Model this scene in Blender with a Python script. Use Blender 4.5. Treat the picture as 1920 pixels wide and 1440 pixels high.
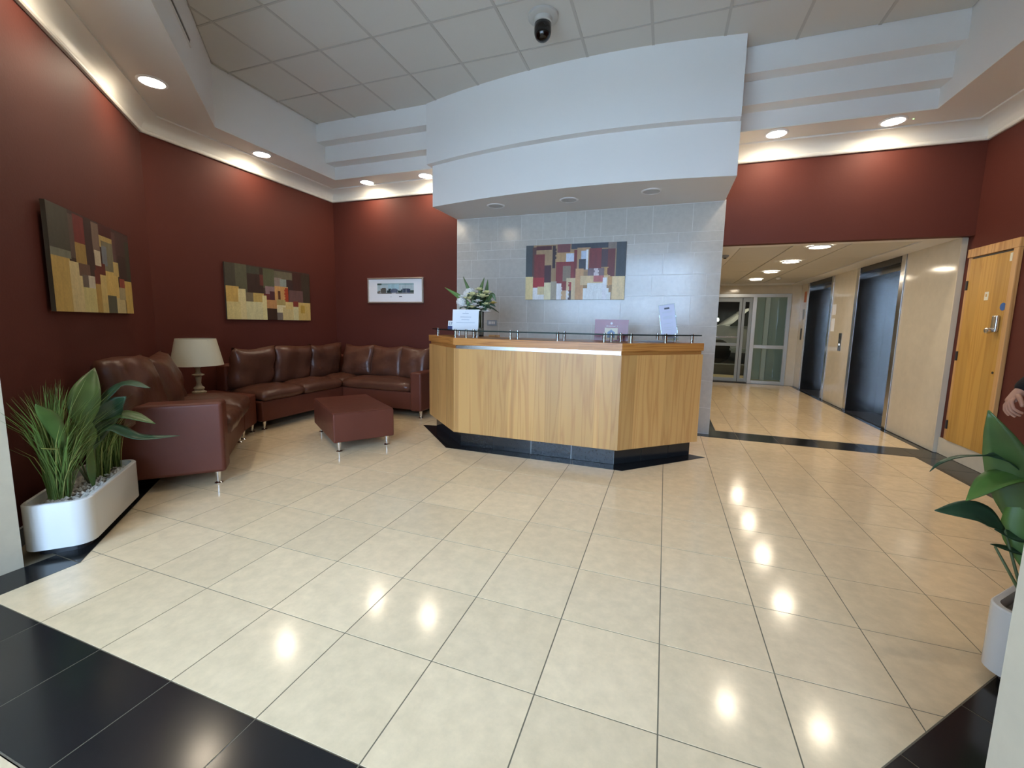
import bpy, bmesh, math, random
from mathutils import Vector, Matrix
random.seed(7)
for o in list(bpy.data.objects): bpy.data.objects.remove(o, do_unlink=True)
SC = bpy.context.scene; COL = SC.collection
R2 = math.sqrt(2.0); PI = math.pi

# ------------------------------------------------------------------ camera
def make_camera():
    yaw, pitch, roll = -.3426, .1204, .0189
    cy, sy, cp, sp, cr, sr = math.cos(yaw), math.sin(yaw), math.cos(pitch), math.sin(pitch), math.cos(roll), math.sin(roll)
    f = Vector((sy*cp, cy*cp, -sp)); r0 = Vector((cy, -sy, 0)); u0 = r0.cross(f)
    r = cr*r0 + sr*u0; u = -sr*r0 + cr*u0
    cam = bpy.data.cameras.new('camera'); ob = bpy.data.objects.new('camera', cam); COL.objects.link(ob)
    m = Matrix((r, u, -f)).transposed().to_4x4(); m.translation = (-.0495, -1.2596, 1.2593)
    ob.matrix_world = m
    cam.sensor_fit = 'HORIZONTAL'; cam.sensor_width = 36.0
    cam.lens = 792.62/1920*36.0
    cam.shift_x = -1.93/1920; cam.shift_y = -18.43/1920
    cam.clip_start = .02; cam.clip_end = 200
    SC.camera = ob
make_camera()

# ------------------------------------------------------------------ sky, exposure
W = bpy.data.worlds.new('sky'); SC.world = W; W.use_nodes = True
bg = W.node_tree.nodes['Background']; bg.inputs[0].default_value = (.47, .675, 1.0, 1); bg.inputs[1].default_value = 25.0
VS = SC.view_settings
VS.view_transform = 'Standard'; VS.look = 'None'; VS.exposure = 0.0; VS.gamma = 1.0; VS.use_curve_mapping = False
SPOT_W = 7.2          # watts of one soffit downlight
HALL_W = 6.4
EMIT = 24.0            # brightness of a lamp's glowing disc
WARM = (1.0, .83, .60)
# daylight portal in the glazed front of the entrance
pl = bpy.data.lights.new('window_portal', 'AREA'); pl.shape = 'RECTANGLE'; pl.size = 3.5; pl.size_y = 3.0
pl.cycles.is_portal = True
po = bpy.data.objects.new('window_portal', pl); COL.objects.link(po)
po.location = (-1.2, -2.82, 1.55); po.rotation_euler = (PI/2, 0, 0)

# ------------------------------------------------------------------ materials
def s2l(c):
    return tuple(((v/255.0)/12.92 if v/255.0 <= .04045 else ((v/255.0+.055)/1.055)**2.4) for v in c)
MATS = {}
def mat(name, col, rough=.5, metal=0.0, spec=.5, noise=None, bump=None, **kw):
    """col linear rgb; noise=(scale,amount[,stretch]); bump=(scale,strength)"""
    m = bpy.data.materials.new(name); m.use_nodes = True; nt = m.node_tree; b = nt.nodes['Principled BSDF']
    b.inputs['Base Color'].default_value = (*col, 1); b.inputs['Roughness'].default_value = rough
    b.inputs['Metallic'].default_value = metal; b.inputs['Specular IOR Level'].default_value = spec
    for k, v in kw.items(): b.inputs[k].default_value = v
    if noise or bump:
        tc = nt.nodes.new('ShaderNodeTexCoord'); mp = nt.nodes.new('ShaderNodeMapping'); nt.links.new(tc.outputs['Object'], mp.inputs[0])
    if noise:
        if len(noise) > 2: mp.inputs['Scale'].default_value = noise[2]
        n = nt.nodes.new('ShaderNodeTexNoise'); n.inputs['Scale'].default_value = noise[0]; n.inputs['Detail'].default_value = 5
        nt.links.new(mp.outputs[0], n.inputs['Vector'])
        rp = nt.nodes.new('ShaderNodeValToRGB'); a = noise[1]
        rp.color_ramp.elements[0].position = .3; rp.color_ramp.elements[1].position = .7
        rp.color_ramp.elements[0].color = (*[v*(1-a) for v in col], 1); rp.color_ramp.elements[1].color = (*[min(1, v*(1+a)) for v in col], 1)
        nt.links.new(n.outputs[0], rp.inputs[0]); nt.links.new(rp.outputs[0], b.inputs['Base Color'])
    if bump:
        n2 = nt.nodes.new('ShaderNodeTexNoise'); n2.inputs['Scale'].default_value = bump[0]; n2.inputs['Detail'].default_value = 3
        nt.links.new(tc.outputs['Object'], n2.inputs['Vector'])
        bp = nt.nodes.new('ShaderNodeBump'); bp.inputs['Strength'].default_value = bump[1]; bp.inputs['Distance'].default_value = .02
        nt.links.new(n2.outputs[0], bp.inputs['Height']); nt.links.new(bp.outputs[0], b.inputs['Normal'])
    MATS[name] = m
    return m
def tilemat(name, col, rough, amt, scale, rvar=.05):
    """polished floor/wall tile: fine mottling in world space plus a slight tone of its own per piece"""
    m = mat(name, col, rough); nt = m.node_tree; b = nt.nodes['Principled BSDF']
    g = nt.nodes.new('ShaderNodeNewGeometry'); n = nt.nodes.new('ShaderNodeTexNoise')
    n.inputs['Scale'].default_value = scale; n.inputs['Detail'].default_value = 6; n.inputs['Roughness'].default_value = .65
    nt.links.new(g.outputs['Position'], n.inputs['Vector'])
    rp = nt.nodes.new('ShaderNodeValToRGB'); rp.color_ramp.elements[0].position = .35; rp.color_ramp.elements[1].position = .68
    rp.color_ramp.elements[0].color = (*[v*(1-amt) for v in col], 1); rp.color_ramp.elements[1].color = (*[min(1, v*(1+amt)) for v in col], 1)
    nt.links.new(n.outputs[0], rp.inputs[0])
    oi = nt.nodes.new('ShaderNodeObjectInfo'); mr = nt.nodes.new('ShaderNodeMapRange'); mr.inputs[3].default_value = 1-rvar; mr.inputs[4].default_value = 1+rvar
    nt.links.new(oi.outputs['Random'], mr.inputs[0])
    mx = nt.nodes.new('ShaderNodeVectorMath'); mx.operation = 'SCALE'
    nt.links.new(rp.outputs[0], mx.inputs[0]); nt.links.new(mr.outputs[0], mx.inputs['Scale'])
    nt.links.new(mx.outputs[0], b.inputs['Base Color'])
    return m
def woodmat(name, light, dark, rough=.35, horizontal=False):
    m = mat(name, light, rough); nt = m.node_tree; b = nt.nodes['Principled BSDF']
    tc = nt.nodes.new('ShaderNodeTexCoord'); mp = nt.nodes.new('ShaderNodeMapping')
    mp.inputs['Scale'].default_value = (.5, .5, 12) if horizontal else (7, 7, .33)
    nt.links.new(tc.outputs['Object'], mp.inputs[0])
    n = nt.nodes.new('ShaderNodeTexNoise'); n.inputs['Scale'].default_value = 1.3; n.inputs['Detail'].default_value = 2; n.inputs['Distortion'].default_value = .5
    nt.links.new(mp.outputs[0], n.inputs['Vector'])
    mm = nt.nodes.new('ShaderNodeMath'); mm.operation = 'MULTIPLY'; mm.inputs[1].default_value = 7.0; nt.links.new(n.outputs[0], mm.inputs[0])
    fr = nt.nodes.new('ShaderNodeMath'); fr.operation = 'PINGPONG'; fr.inputs[1].default_value = .5; nt.links.new(mm.outputs[0], fr.inputs[0])
    rp = nt.nodes.new('ShaderNodeValToRGB'); e = rp.color_ramp.elements
    e[0].position = 0; e[0].color = (*dark, 1); e[1].position = .30; e[1].color = (*light, 1)
    nt.links.new(fr.outputs[0], rp.inputs[0])
    # broad leaves of veneer
    mp2 = nt.nodes.new('ShaderNodeMapping'); mp2.inputs['Scale'].default_value = (5, 5, .02) if not horizontal else (.5, .5, .02)
    nt.links.new(tc.outputs['Object'], mp2.inputs[0])
    v = nt.nodes.new('ShaderNodeTexVoronoi'); v.inputs['Scale'].default_value = 1.0; nt.links.new(mp2.outputs[0], v.inputs['Vector'])
    sep = nt.nodes.new('ShaderNodeSeparateColor'); nt.links.new(v.outputs['Color'], sep.inputs[0])
    mr = nt.nodes.new('ShaderNodeMapRange'); mr.inputs[3].default_value = .84; mr.inputs[4].default_value = 1.12; nt.links.new(sep.outputs[0], mr.inputs[0])
    sc = nt.nodes.new('ShaderNodeVectorMath'); sc.operation = 'SCALE'; nt.links.new(rp.outputs[0], sc.inputs[0]); nt.links.new(mr.outputs[0], sc.inputs['Scale'])
    nt.links.new(sc.outputs[0], b.inputs['Base Color'])
    return m
def emitmat(name, col, strength):
    m = bpy.data.materials.new(name); m.use_nodes = True; nt = m.node_tree; nt.nodes.remove(nt.nodes['Principled BSDF'])
    e = nt.nodes.new('ShaderNodeEmission'); e.inputs[0].default_value = (*col, 1); e.inputs[1].default_value = strength
    nt.links.new(e.outputs[0], nt.nodes['Material Output'].inputs[0]); MATS[name] = m; return m
def paintmat(name, rough=.5):
    m = mat(name, (.5, .5, .5), rough); nt = m.node_tree; b = nt.nodes['Principled BSDF']
    a = nt.nodes.new('ShaderNodeVertexColor'); a.layer_name = 'paint'
    tc = nt.nodes.new('ShaderNodeTexCoord'); mp = nt.nodes.new('ShaderNodeMapping'); mp.inputs['Scale'].default_value = (14, 14, 3)
    nt.links.new(tc.outputs['Object'], mp.inputs[0]); n = nt.nodes.new('ShaderNodeTexNoise'); n.inputs['Scale'].default_value = 2.0; n.inputs['Detail'].default_value = 5
    nt.links.new(mp.outputs[0], n.inputs['Vector'])
    mr = nt.nodes.new('ShaderNodeMapRange'); mr.inputs[3].default_value = .72; mr.inputs[4].default_value = 1.28; nt.links.new(n.outputs[0], mr.inputs[0])
    sc = nt.nodes.new('ShaderNodeVectorMath'); sc.operation = 'SCALE'; nt.links.new(a.outputs[0], sc.inputs[0]); nt.links.new(mr.outputs[0], sc.inputs['Scale'])
    nt.links.new(sc.outputs[0], b.inputs['Base Color']); return m
def glassmat(name, col=(.9, .97, .95), rough=.0, alpha=None):
    m = bpy.data.materials.new(name); m.use_nodes = True; nt = m.node_tree; nt.nodes.remove(nt.nodes['Principled BSDF'])
    g = nt.nodes.new('ShaderNodeBsdfGlossy'); g.inputs['Roughness'].default_value = rough; t = nt.nodes.new('ShaderNodeBsdfTransparent'); t.inputs[0].default_value = (*col, 1)
    f = nt.nodes.new('ShaderNodeFresnel'); f.inputs[0].default_value = 1.45; x = nt.nodes.new('ShaderNodeMixShader')
    nt.links.new(f.outputs[0], x.inputs[0]); nt.links.new(t.outputs[0], x.inputs[1]); nt.links.new(g.outputs[0], x.inputs[2])
    nt.links.new(x.outputs[0], nt.nodes['Material Output'].inputs[0]); MATS[name] = m; return m

mat('red_paint', (.105, .0255, .0175), .62, 0, .25, noise=(1.2, .05), bump=(60, .04))
mat('white_paint', (.78, .77, .75), .6, bump=(40, .03))
mat('cornice_paint', (.80, .78, .72), .45)
mat('ceiling_board', (.62, .60, .55), .9, bump=(220, .08))
mat('grid_metal', (.48, .46, .42), .6)
mat('grout', (.17, .142, .095), .85)
mat('dark_grout', (.16, .16, .15), .8)
mat('stone_grout', (.70, .69, .66), .7)
tilemat('cream_tile', (.79, .615, .39), .135, .07, 14)
tilemat('black_tile', (.013, .014, .015), .17, .08, 60)
tilemat('stone_tile', (.53, .51, .465), .15, .06, 18, .04)
tilemat('cream_panel', (.63, .56, .43), .11, .04, 9, .03)
woodmat('veneer', s2l((202, 154, 92)), s2l((188, 136, 78)), .34)
woodmat('veneer_edge', s2l((190, 130, 66)), s2l((160, 100, 45)), .3, True)
woodmat('door_wood', s2l((198, 152, 74)), s2l((186, 138, 62)), .45)
woodmat('frame_wood', s2l((206, 160, 104)), s2l((180, 132, 80)), .4)
mat('leather', (.100, .037, .021), .34, 0, .38, noise=(3, .22), bump=(9, .35))
mat('leather_panel', (.118, .034, .020), .42, 0, .24, noise=(3, .1), bump=(14, .08))
mat('chrome', (.80, .80, .80), .12, 1.0)
mat('steel', (.25, .25, .25), .22, 1.0, noise=(3, .08, (40, 40, 1)))
mat('bright_steel', (.62, .62, .62), .22, 1.0)
mat('aluminium', (.62, .66, .68), .35, .6)
mat('grey_aluminium', (.34, .38, .40), .4, .3)
mat('dark_metal', (.02, .02, .022), .4)
mat('planter_white', (.70, .69, .66), .18)
mat('pebble', (.62, .60, .55), .7, noise=(30, .3))
mat('soil', (.34, .32, .28), .9, noise=(60, .4))
mat('leaf_green', (.070, .125, .028), .38, noise=(6, .3))
mat('leaf_dark', (.032, .075, .036), .33, noise=(6, .3))
mat('leaf_bright', (.10, .20, .035), .4, noise=(6, .2))
mat('grass_green', (.13, .22, .05), .5, noise=(5, .3))
mat('grass_pale', (.34, .38, .12), .5)
mat('stem', (.10, .14, .05), .5)
mat('shade_cloth', (.62, .58, .44), .8, bump=(300, .1))
mat('lamp_wood', (.45, .38, .26), .6, noise=(20, .15))
mat('white_plastic', (.80, .80, .80), .4)
mat('grey_plastic', (.27, .31, .36), .4)
mat('paper', (.82, .85, .90), .6)
mat('faint_ink', (.55, .60, .68), .7)
mat('dark_ink', (.10, .11, .14), .7)
mat('lilac_paper', (.62, .64, .80), .5)
mat('burgundy_card', (.22, .03, .05), .25)
mat('cream_card', (.75, .72, .58), .5)
mat('blue_card', (.20, .30, .46), .5)
mat('navy_plastic', (.03, .05, .16), .4)
mat('blue_sign', (.02, .11, .36), .4)
mat('picture_frame', (.55, .47, .40), .3, .7)
mat('petal_white', (.82, .81, .78), .6)
mat('petal_yellow', (.78, .74, .38), .6)
mat('petal_orange', (.55, .38, .08), .6)
mat('canvas_side', (.07, .055, .04), .7)
mat('skin', s2l((186, 140, 118)), .5, bump=(60, .05))
mat('nail', s2l((215, 175, 160)), .3)
mat('black_cloth', (.008, .008, .010), .9, bump=(150, .2))
mat('dark_trousers', (.02, .02, .03), .9)
mat('shoe', (.01, .01, .01), .3)
mat('hair', (.03, .022, .016), .6)
mat('asphalt', (.10, .10, .10), .9)
mat('carpark_wall', (.16, .17, .18), .9)
mat('porch_wall', (.42, .47, .44), .7)
mat('car_paint', (.48, .48, .50), .25)
mat('car_glass', (.008, .010, .012), .06)
mat('tyre', (.01, .01, .01), .8)
mat('orange_sign', (.55, .14, .02), .5)
mat('off_lens', (.50, .50, .49), .4)
mat('smoked_dome', (.004, .004, .005), .07)
mat('dark_hedge', (.018, .024, .016), .9, noise=(3, .5))
mat('jamb_paint', (.60, .53, .41), .6)
mat('pavement', (.60, .565, .50), .9)
paintmat('oil_paint', .45); paintmat('print', .25)
mat('dark_glass', (.02, .035, .032), .08)
glassmat('clear_glass', (.86, .93, .91)); glassmat('window_glass', (.97, .98, .98)); glassmat('vase_glass', (.75, .80, .80))
emitmat('lamp_glow', (1, .92, .80), EMIT)
emitmat('indicator_glow', (.4, .9, .3), 3.0)
emitmat('button_glow', (.8, .9, 1), 3.0)

# ------------------------------------------------------------------ mesh helpers
def link(o, parent=None):
    COL.objects.link(o)
    if parent is not None: o.parent = parent
    return o
def meshobj(name, verts, faces, m, parent=None, smooth=False):
    me = bpy.data.meshes.new(name); me.from_pydata([tuple(v) for v in verts], [], faces); me.update()
    me.materials.append(MATS[m])
    if smooth: me.polygons.foreach_set('use_smooth', [True]*len(me.polygons))
    return link(bpy.data.objects.new(name, me), parent)
class MB:
    def __init__(s): s.v = []; s.f = []
    def add(s, vs, fs):
        k = len(s.v); s.v += [tuple(v) for v in vs]; s.f += [tuple(i+k for i in f) for f in fs]; return s
    def box(s, x0, x1, y0, y1, z0, z1, M=None):
        vs = [Vector((x, y, z)) for z in (z0, z1) for y in (y0, y1) for x in (x0, x1)]
        if M is not None: vs = [M @ v for v in vs]
        return s.add(vs, [(0, 2, 3, 1), (4, 5, 7, 6), (0, 1, 5, 4), (2, 6, 7, 3), (0, 4, 6, 2), (1, 3, 7, 5)])
    def prism(s, poly, z0, z1, M=None):
        a = sum(poly[i][0]*poly[(i+1) % len(poly)][1]-poly[(i+1) % len(poly)][0]*poly[i][1] for i in range(len(poly)))
        if a < 0: poly = poly[::-1]
        n = len(poly); vs = [Vector((p[0], p[1], z0)) for p in poly]+[Vector((p[0], p[1], z1)) for p in poly]
        if M is not None: vs = [M @ v for v in vs]
        return s.add(vs, [tuple(range(n-1, -1, -1)), tuple(range(n, 2*n))]+[(i, (i+1) % n, n+(i+1) % n, n+i) for i in range(n)])
    def lathe(s, prof, M=None, seg=24, caps=True):
        vs = []; fs = []; n = len(prof)
        for i in range(seg):
            a = 2*PI*i/seg
            for r, z in prof: vs.append(Vector((r*math.cos(a), r*math.sin(a), z)))
        for i in range(seg):
            j = (i+1) % seg
            for k in range(n-1): fs.append((i*n+k, j*n+k, j*n+k+1, i*n+k+1))
        if caps:
            if prof[0][0] > 1e-6: fs.append(tuple(i*n for i in range(seg))[::-1])
            if prof[-1][0] > 1e-6: fs.append(tuple(i*n+n-1 for i in range(seg)))
        if M is not None: vs = [M @ v for v in vs]
        return s.add(vs, fs)
    def tube(s, pts, rad, seg=8):
        pts = [Vector(p) for p in pts]; rads = rad if isinstance(rad, (list, tuple)) else [rad]*len(pts)
        vs = []; fs = []
        for i, p in enumerate(pts):
            t = (pts[min(i+1, len(pts)-1)]-pts[max(i-1, 0)]).normalized()
            a = t.orthogonal().normalized() if i == 0 else (a_prev-t*a_prev.dot(t)).normalized()
            a_prev = a; b = t.cross(a)
            for k in range(seg): vs.append(p+(a*math.cos(2*PI*k/seg)+b*math.sin(2*PI*k/seg))*rads[i])
        for i in range(len(pts)-1):
            for k in range(seg): fs.append((i*seg+k, i*seg+(k+1) % seg, (i+1)*seg+(k+1) % seg, (i+1)*seg+k))
        fs.append(tuple(range(seg))[::-1]); fs.append(tuple((len(pts)-1)*seg+k for k in range(seg)))
        return s.add(vs, fs)
    def build(s, name, m, parent=None, smooth=False, bevel=0, seg=2, auto=False):
        o = meshobj(name, s.v, s.f, m, parent, smooth)
        if bevel:
            md = o.modifiers.new('bevel', 'BEVEL'); md.width = bevel; md.segments = seg; md.limit_method = 'ANGLE'; md.angle_limit = .6
            o.data.polygons.foreach_set('use_smooth', [True]*len(o.data.polygons))
            w = o.modifiers.new('wn', 'WEIGHTED_NORMAL'); w.keep_sharp = True
        if auto: autosmooth(o)
        return o
def autosmooth(o, ang=.7):
    me = o.data; bm = bmesh.new(); bm.from_mesh(me)
    bmesh.ops.recalc_face_normals(bm, faces=bm.faces)
    for e in bm.edges: e.smooth = len(e.link_faces) == 2 and e.calc_face_angle(0) < ang
    for f in bm.faces: f.smooth = True
    bm.to_mesh(me); bm.free()
def Box(name, x0, x1, y0, y1, z0, z1, m, parent=None, bevel=0, M=None):
    return MB().box(x0, x1, y0, y1, z0, z1, M).build(name, m, parent, bevel=bevel)
def tag(o, label, cat, group=None):
    o['label'] = label; o['category'] = cat
    if group: o['group'] = group
    return o
def struct(o): o['kind'] = 'structure'; return o
def thing(name, loc, label, cat, rz=0, group=None):
    o = bpy.data.objects.new(name, None); o.empty_display_size = .1; link(o); o.location = loc; o.rotation_euler = (0, 0, rz)
    return tag(o, label, cat, group)
def dup(root, loc, rz, label):
    c = root.copy(); link(c); c.location = loc; c.rotation_euler = (0, 0, rz); c['label'] = label
    for ch in root.children:
        d = ch.copy(); link(d, c); d.matrix_parent_inverse = ch.matrix_parent_inverse
        for g in ch.children: link(g.copy(), d)
    return c
def TR(x, y, z, rz=0, rx=0, ry=0):
    return Matrix.Translation((x, y, z)) @ Matrix.Rotation(rz, 4, 'Z') @ Matrix.Rotation(ry, 4, 'Y') @ Matrix.Rotation(rx, 4, 'X')
def clip(poly, a, b, c):
    """keep the side a*x+b*y >= c"""
    out = []
    for i in range(len(poly)):
        p, q = poly[i], poly[(i+1) % len(poly)]
        dp, dq = a*p[0]+b*p[1]-c, a*q[0]+b*q[1]-c
        if dp >= 0: out.append(p)
        if dp*dq < 0:
            t = dp/(dp-dq); out.append((p[0]+(q[0]-p[0])*t, p[1]+(q[1]-p[1])*t))
    return out
def area(p): return abs(sum(p[i][0]*p[(i+1) % len(p)][1]-p[(i+1) % len(p)][0]*p[i][1] for i in range(len(p))))/2

# ------------------------------------------------------------------ plan of the place (metres)
XL, XR, YB = -5.0, 2.70, 4.19        # left wall, right wall, back wall
CL = (-5.0, 1.62)                    # corner of left wall and left angled wall
CR = (2.70, 1.72)                    # corner of right wall and right angled wall
PLX, PRX, PY = -3.005, .618, -.21     # inner faces of the entrance side walls and their ends
ZC, ZS = 3.80, 3.20                  # raised ceiling, soffit
HX0, HX1, HY1, HZ = .50, 2.652, 9.50, 2.18   # lift hall
ZT = ZC+.1

# ------------------------------------------------------------------ floor
floor = struct(MB().prism([(XL-.1, CL[1]), (PLX-.1, -.3), (PLX-.1, -2.9), (PRX+.1, -2.9), (PRX+.1, -.3), (XR+.1, CR[1]), (XR+.1, 4.34), (XL-.1, 4.34)], -.06, -.0012).build('floor', 'grout'))
G = .0023
def shrink(poly, g=G):
    cx = sum(p[0] for p in poly)/len(poly); cy = sum(p[1] for p in poly)/len(poly)
    n = len(poly); a = sum(poly[i][0]*poly[(i+1) % n][1]-poly[(i+1) % n][0]*poly[i][1] for i in range(n))
    if a < 0: poly = poly[::-1]
    out = []
    for i in range(n):
        p0, p1, p2 = Vector(poly[i-1]), Vector(poly[i]), Vector(poly[(i+1) % n])
        d1 = (p1-p0); d2 = (p2-p1)
        if d1.length < 1e-6 or d2.length < 1e-6: continue
        d1.normalize(); d2.normalize(); n1 = Vector((-d1.y, d1.x)); n2 = Vector((-d2.y, d2.x))
        k = 1+n1.dot(n2)
        if k < .05: continue
        q = p1+(n1+n2)*(g/k); out.append((q.x, q.y))
    return out
SHARED = {}
def tilepiece(name, poly, m, parent, z0=-.012, z1=0.0):
    p = shrink(poly)
    if len(p) < 3 or area(p) < .0006: return
    cx = sum(q[0] for q in p)/len(p); cy = sum(q[1] for q in p)/len(p)
    loc = [(q[0]-cx, q[1]-cy) for q in p]
    key = (name, m, z0, z1, tuple((round(a, 4), round(b, 4)) for a, b in loc))
    if key in SHARED:
        o = bpy.data.objects.new(name, SHARED[key]); link(o, parent)
    else:
        o = MB().prism(loc, z0, z1).build(name, m, parent); SHARED[key] = o.data
    o.location = (cx, cy, 0); return o
T = .4
def grid(x0, x1, y0, y1, t=T, ox=0., oy=0.):
    i0, i1 = math.floor((x0-ox)/t+1e-6), math.ceil((x1-ox)/t-1e-6); j0, j1 = math.floor((y0-oy)/t+1e-6), math.ceil((y1-oy)/t-1e-6)
    for i in range(i0, i1):
        for j in range(j0, j1):
            p = [(max(x0, ox+i*t), max(y0, oy+j*t)), (min(x1, ox+(i+1)*t), max(y0, oy+j*t)), (min(x1, ox+(i+1)*t), min(y1, oy+(j+1)*t)), (max(x0, ox+i*t), min(y1, oy+(j+1)*t))]
            if p[1][0]-p[0][0] > .004 and p[2][1]-p[1][1] > .004: yield p
CX0, CX1, CY0, CY1 = -4.65, 2.375, -.4, 3.97
for p in grid(CX0, CX1, CY0, CY1):
    if p[0][1] < -.01 and -2.81 < p[0][0] < .39: tilepiece('cream_tile', p, 'cream_tile', floor); continue
    q = clip(p, 1, 1, -2.89); q = clip(q, -1, 1, -.49) if q else q
    if len(q) > 2: tilepiece('cream_tile', q, 'cream_tile', floor)
# black border: front, angled sides, left, back, right
for p in grid(PLX, PRX, -.735, -.4): tilepiece('black_tile', p, 'black_tile', floor)
def angled_strip(a, b, w, side):
    A, B = Vector(a), Vector(b); d = (B-A).normalized(); n = Vector((-d.y, d.x))*side; L = (B-A).length; k = 0
    while k*T < L-1e-3:
        s, e = k*T, min(L, (k+1)*T)
        pp = [A+d*s, A+d*e, A+d*e+n*w, A+d*s+n*w]; q = [(v.x, v.y) for v in pp]
        q = clip(q, 1, 0, XL); q = clip(q, -1, 0, -XR) if q else q; q = clip(q, 0, 1, -.09) if q else q; q = clip(q, -side, 0, 2.80 if side > 0 else .40) if q else q
        if len(q) > 2: tilepiece('black_tile', q, 'black_tile', floor)
        k += 1
angled_strip((-2.52, -.37), (-4.65, 1.76), .36, 1)
angled_strip((.12, -.37), (2.375, 1.885), .40, -1)
for p in [[(PLX, -.4), (-2.80, -.4), (-2.80, -.09), (PLX, -.09)], [(.40, -.4), (PRX, -.4), (PRX, -.09), (.40, -.09)]]: tilepiece('black_tile', p, 'black_tile', floor)
for p in grid(XL, CX0, 1.76, YB): tilepiece('black_tile', p, 'black_tile', floor)
for p in grid(CX0, XR, 3.97, 4.33): tilepiece('black_tile', p, 'black_tile', floor)
for p in grid(2.375, XR, 1.885, 3.97): tilepiece('black_tile', p, 'black_tile', floor)
# entrance floor and lift hall floor
floor_e = struct(Box('floor', PLX, PRX, -2.85, -.737, -.05, -.0012, 'grout'))
for p in grid(PLX, PRX, -2.85, -.738): tilepiece('cream_tile', p, 'cream_tile', floor_e)
floor_h = struct(Box('floor', HX0-.1, 3.1, 4.342, HY1+.15, -.05, -.0012, 'grout'))
for p in grid(.595, 2.575, 4.342, HY1-.08): tilepiece('cream_tile', p, 'cream_tile', floor_h)
for p in list(grid(HX0, .595, 4.342, HY1))+list(grid(2.575, 3.09, 4.342, HY1))+list(grid(.595, 2.575, HY1-.08, HY1+.14)): tilepiece('black_tile', p, 'black_tile', floor_h)

# ------------------------------------------------------------------ walls
def wallseg(name, a, b, th, z0, z1, m):
    """wall from a to b, thickness to the left of the direction a->b"""
    A, B = Vector(a), Vector(b); d = (B-A).normalized(); n = Vector((-d.y, d.x))*th
    return struct(MB().prism([(A.x, A.y), (B.x, B.y), (B.x+n.x, B.y+n.y), (A.x+n.x, A.y+n.y)], z0, z1).build(name, m))
AL = (PLX-.17, PY-.03)               # left angled wall meets the entrance wall here
AR = (PRX+.02, CR[1]-(CR[0]-PRX-.02))
wallseg('wall_left', (XL, YB+.1), (XL, CL[1]), -.12, 0, ZT, 'red_paint')
wallseg('wall_left_angled', CL, AL, -.12, 0, ZT, 'red_paint')
wallseg('wall_back_left', (XL, YB), (-2.82, YB), .12, 0, ZT, 'red_paint')
wallseg('wall_back_header', (HX0, YB), (XR, YB), .10, HZ, ZT, 'red_paint')
wallseg('wall_back_upper', (-2.82, YB), (HX0, YB), .12, 2.6, ZT, 'red_paint')
wallseg('wall_right', (XR, YB+.42), (XR, CR[1]), .12, 0, ZT, 'red_paint')
wallseg('wall_right_angled', CR, AR, .12, 0, ZT, 'red_paint')
wallseg('wall_front_left', (PLX, PY), (PLX, -2.9), -.17, 0, ZT, 'cream_panel')
wallseg('wall_front_right', (PRX, -2.9), (PRX, PY), -.12, 0, ZT, 'cream_panel')
struct(Box('wall_front_header', PLX-.3, PRX+.3, PY-.1, PY, ZS, ZT, 'white_paint'))
struct(Box('ceiling_entrance', PLX, PRX, -2.9, PY-.1, ZS, ZS+.08, 'white_paint'))
# stone panelled wall behind the desk
stone = struct(Box('wall_back_stone', -2.82, HX0, YB-.075, YB+.12, 0, 2.66, 'stone_grout'))
rows = [(2.645, 2.33), (2.33, 2.22), (2.22, 2.10), (2.10, 1.855), (1.855, 1.61), (1.61, 1.265), (1.265, .95), (.95, .63), (.63, .31), (.31, .005)]
joints = [[-2.5, -2.22, -1.89, -1.6, -1.3, -1.06, -.865, -.565, -.265, .17], [-2.62, -2.31, -1.98, -1.68, -1.2, -.71, -.46, .03], [-2.51, -2.03, -1.55, -1.07, -.56, -.08, .17],
          [-2.6, -2.18, -1.7, -1.25, -.7, -.125, .21], [-2.23, -1.75, -1.2, -.7, -.235, .355], [-2.18, -1.79, -1.55, -1.1, -.586, -.087, .204]]
for k, (zt, zb) in enumerate(rows):
    js = [-2.82]+(joints[k] if k < len(joints) else [-2.82+.42*(i+.5*(k % 2)+.5) for i in range(7)])+[HX0]
    js = [j for j in js if j <= HX0]
    for a, b in zip(js[:-1], js[1:]):
        if b-a < .03: continue
        Box('stone_slab', a+.0022, b-.0022, YB-.0765, YB-.07, zb+.0022, zt-.0022, 'stone_tile', stone)
# ends of the stone wall: lift hall left side
hl = struct(Box('wall_hall_left', HX0-.12, HX0, YB+.12, HY1, 0, HZ+.1, 'cream_panel'))
# lift hall right wall, far wall, ceiling
def cream_wall(name, y0, y1, z0=0, z1=HZ+.02, n=1, x1=XR+.42):
    w = struct(Box(name, HX1+.012, x1, y0, y1, z0, z1, 'stone_grout'))
    for i in range(n):
        a, b = y0+(y1-y0)*i/n, y0+(y1-y0)*(i+1)/n
        Box('stone_panel', HX1, HX1+.014, a+.001, b-.001, max(z0, .006), z1-.004, 'cream_panel', w)
    return w
L1, L2 = (5.28, 6.68), (7.62, 9.04)
cw = cream_wall('wall_hall_right', 4.29, L1[0], n=1, x1=XR)
Box('stone_panel', HX1, XR-.001, 4.276, 4.292, .006, HZ-.004, 'jamb_paint', cw)
cream_wall('wall_hall_right', L1[1], L2[0], n=1); cream_wall('wall_hall_right', L2[1], HY1, n=1)
struct(Box('wall_hall_right', 3.10, 3.2, 4.3, HY1, 0, 2.6, 'cream_panel'))
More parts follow.
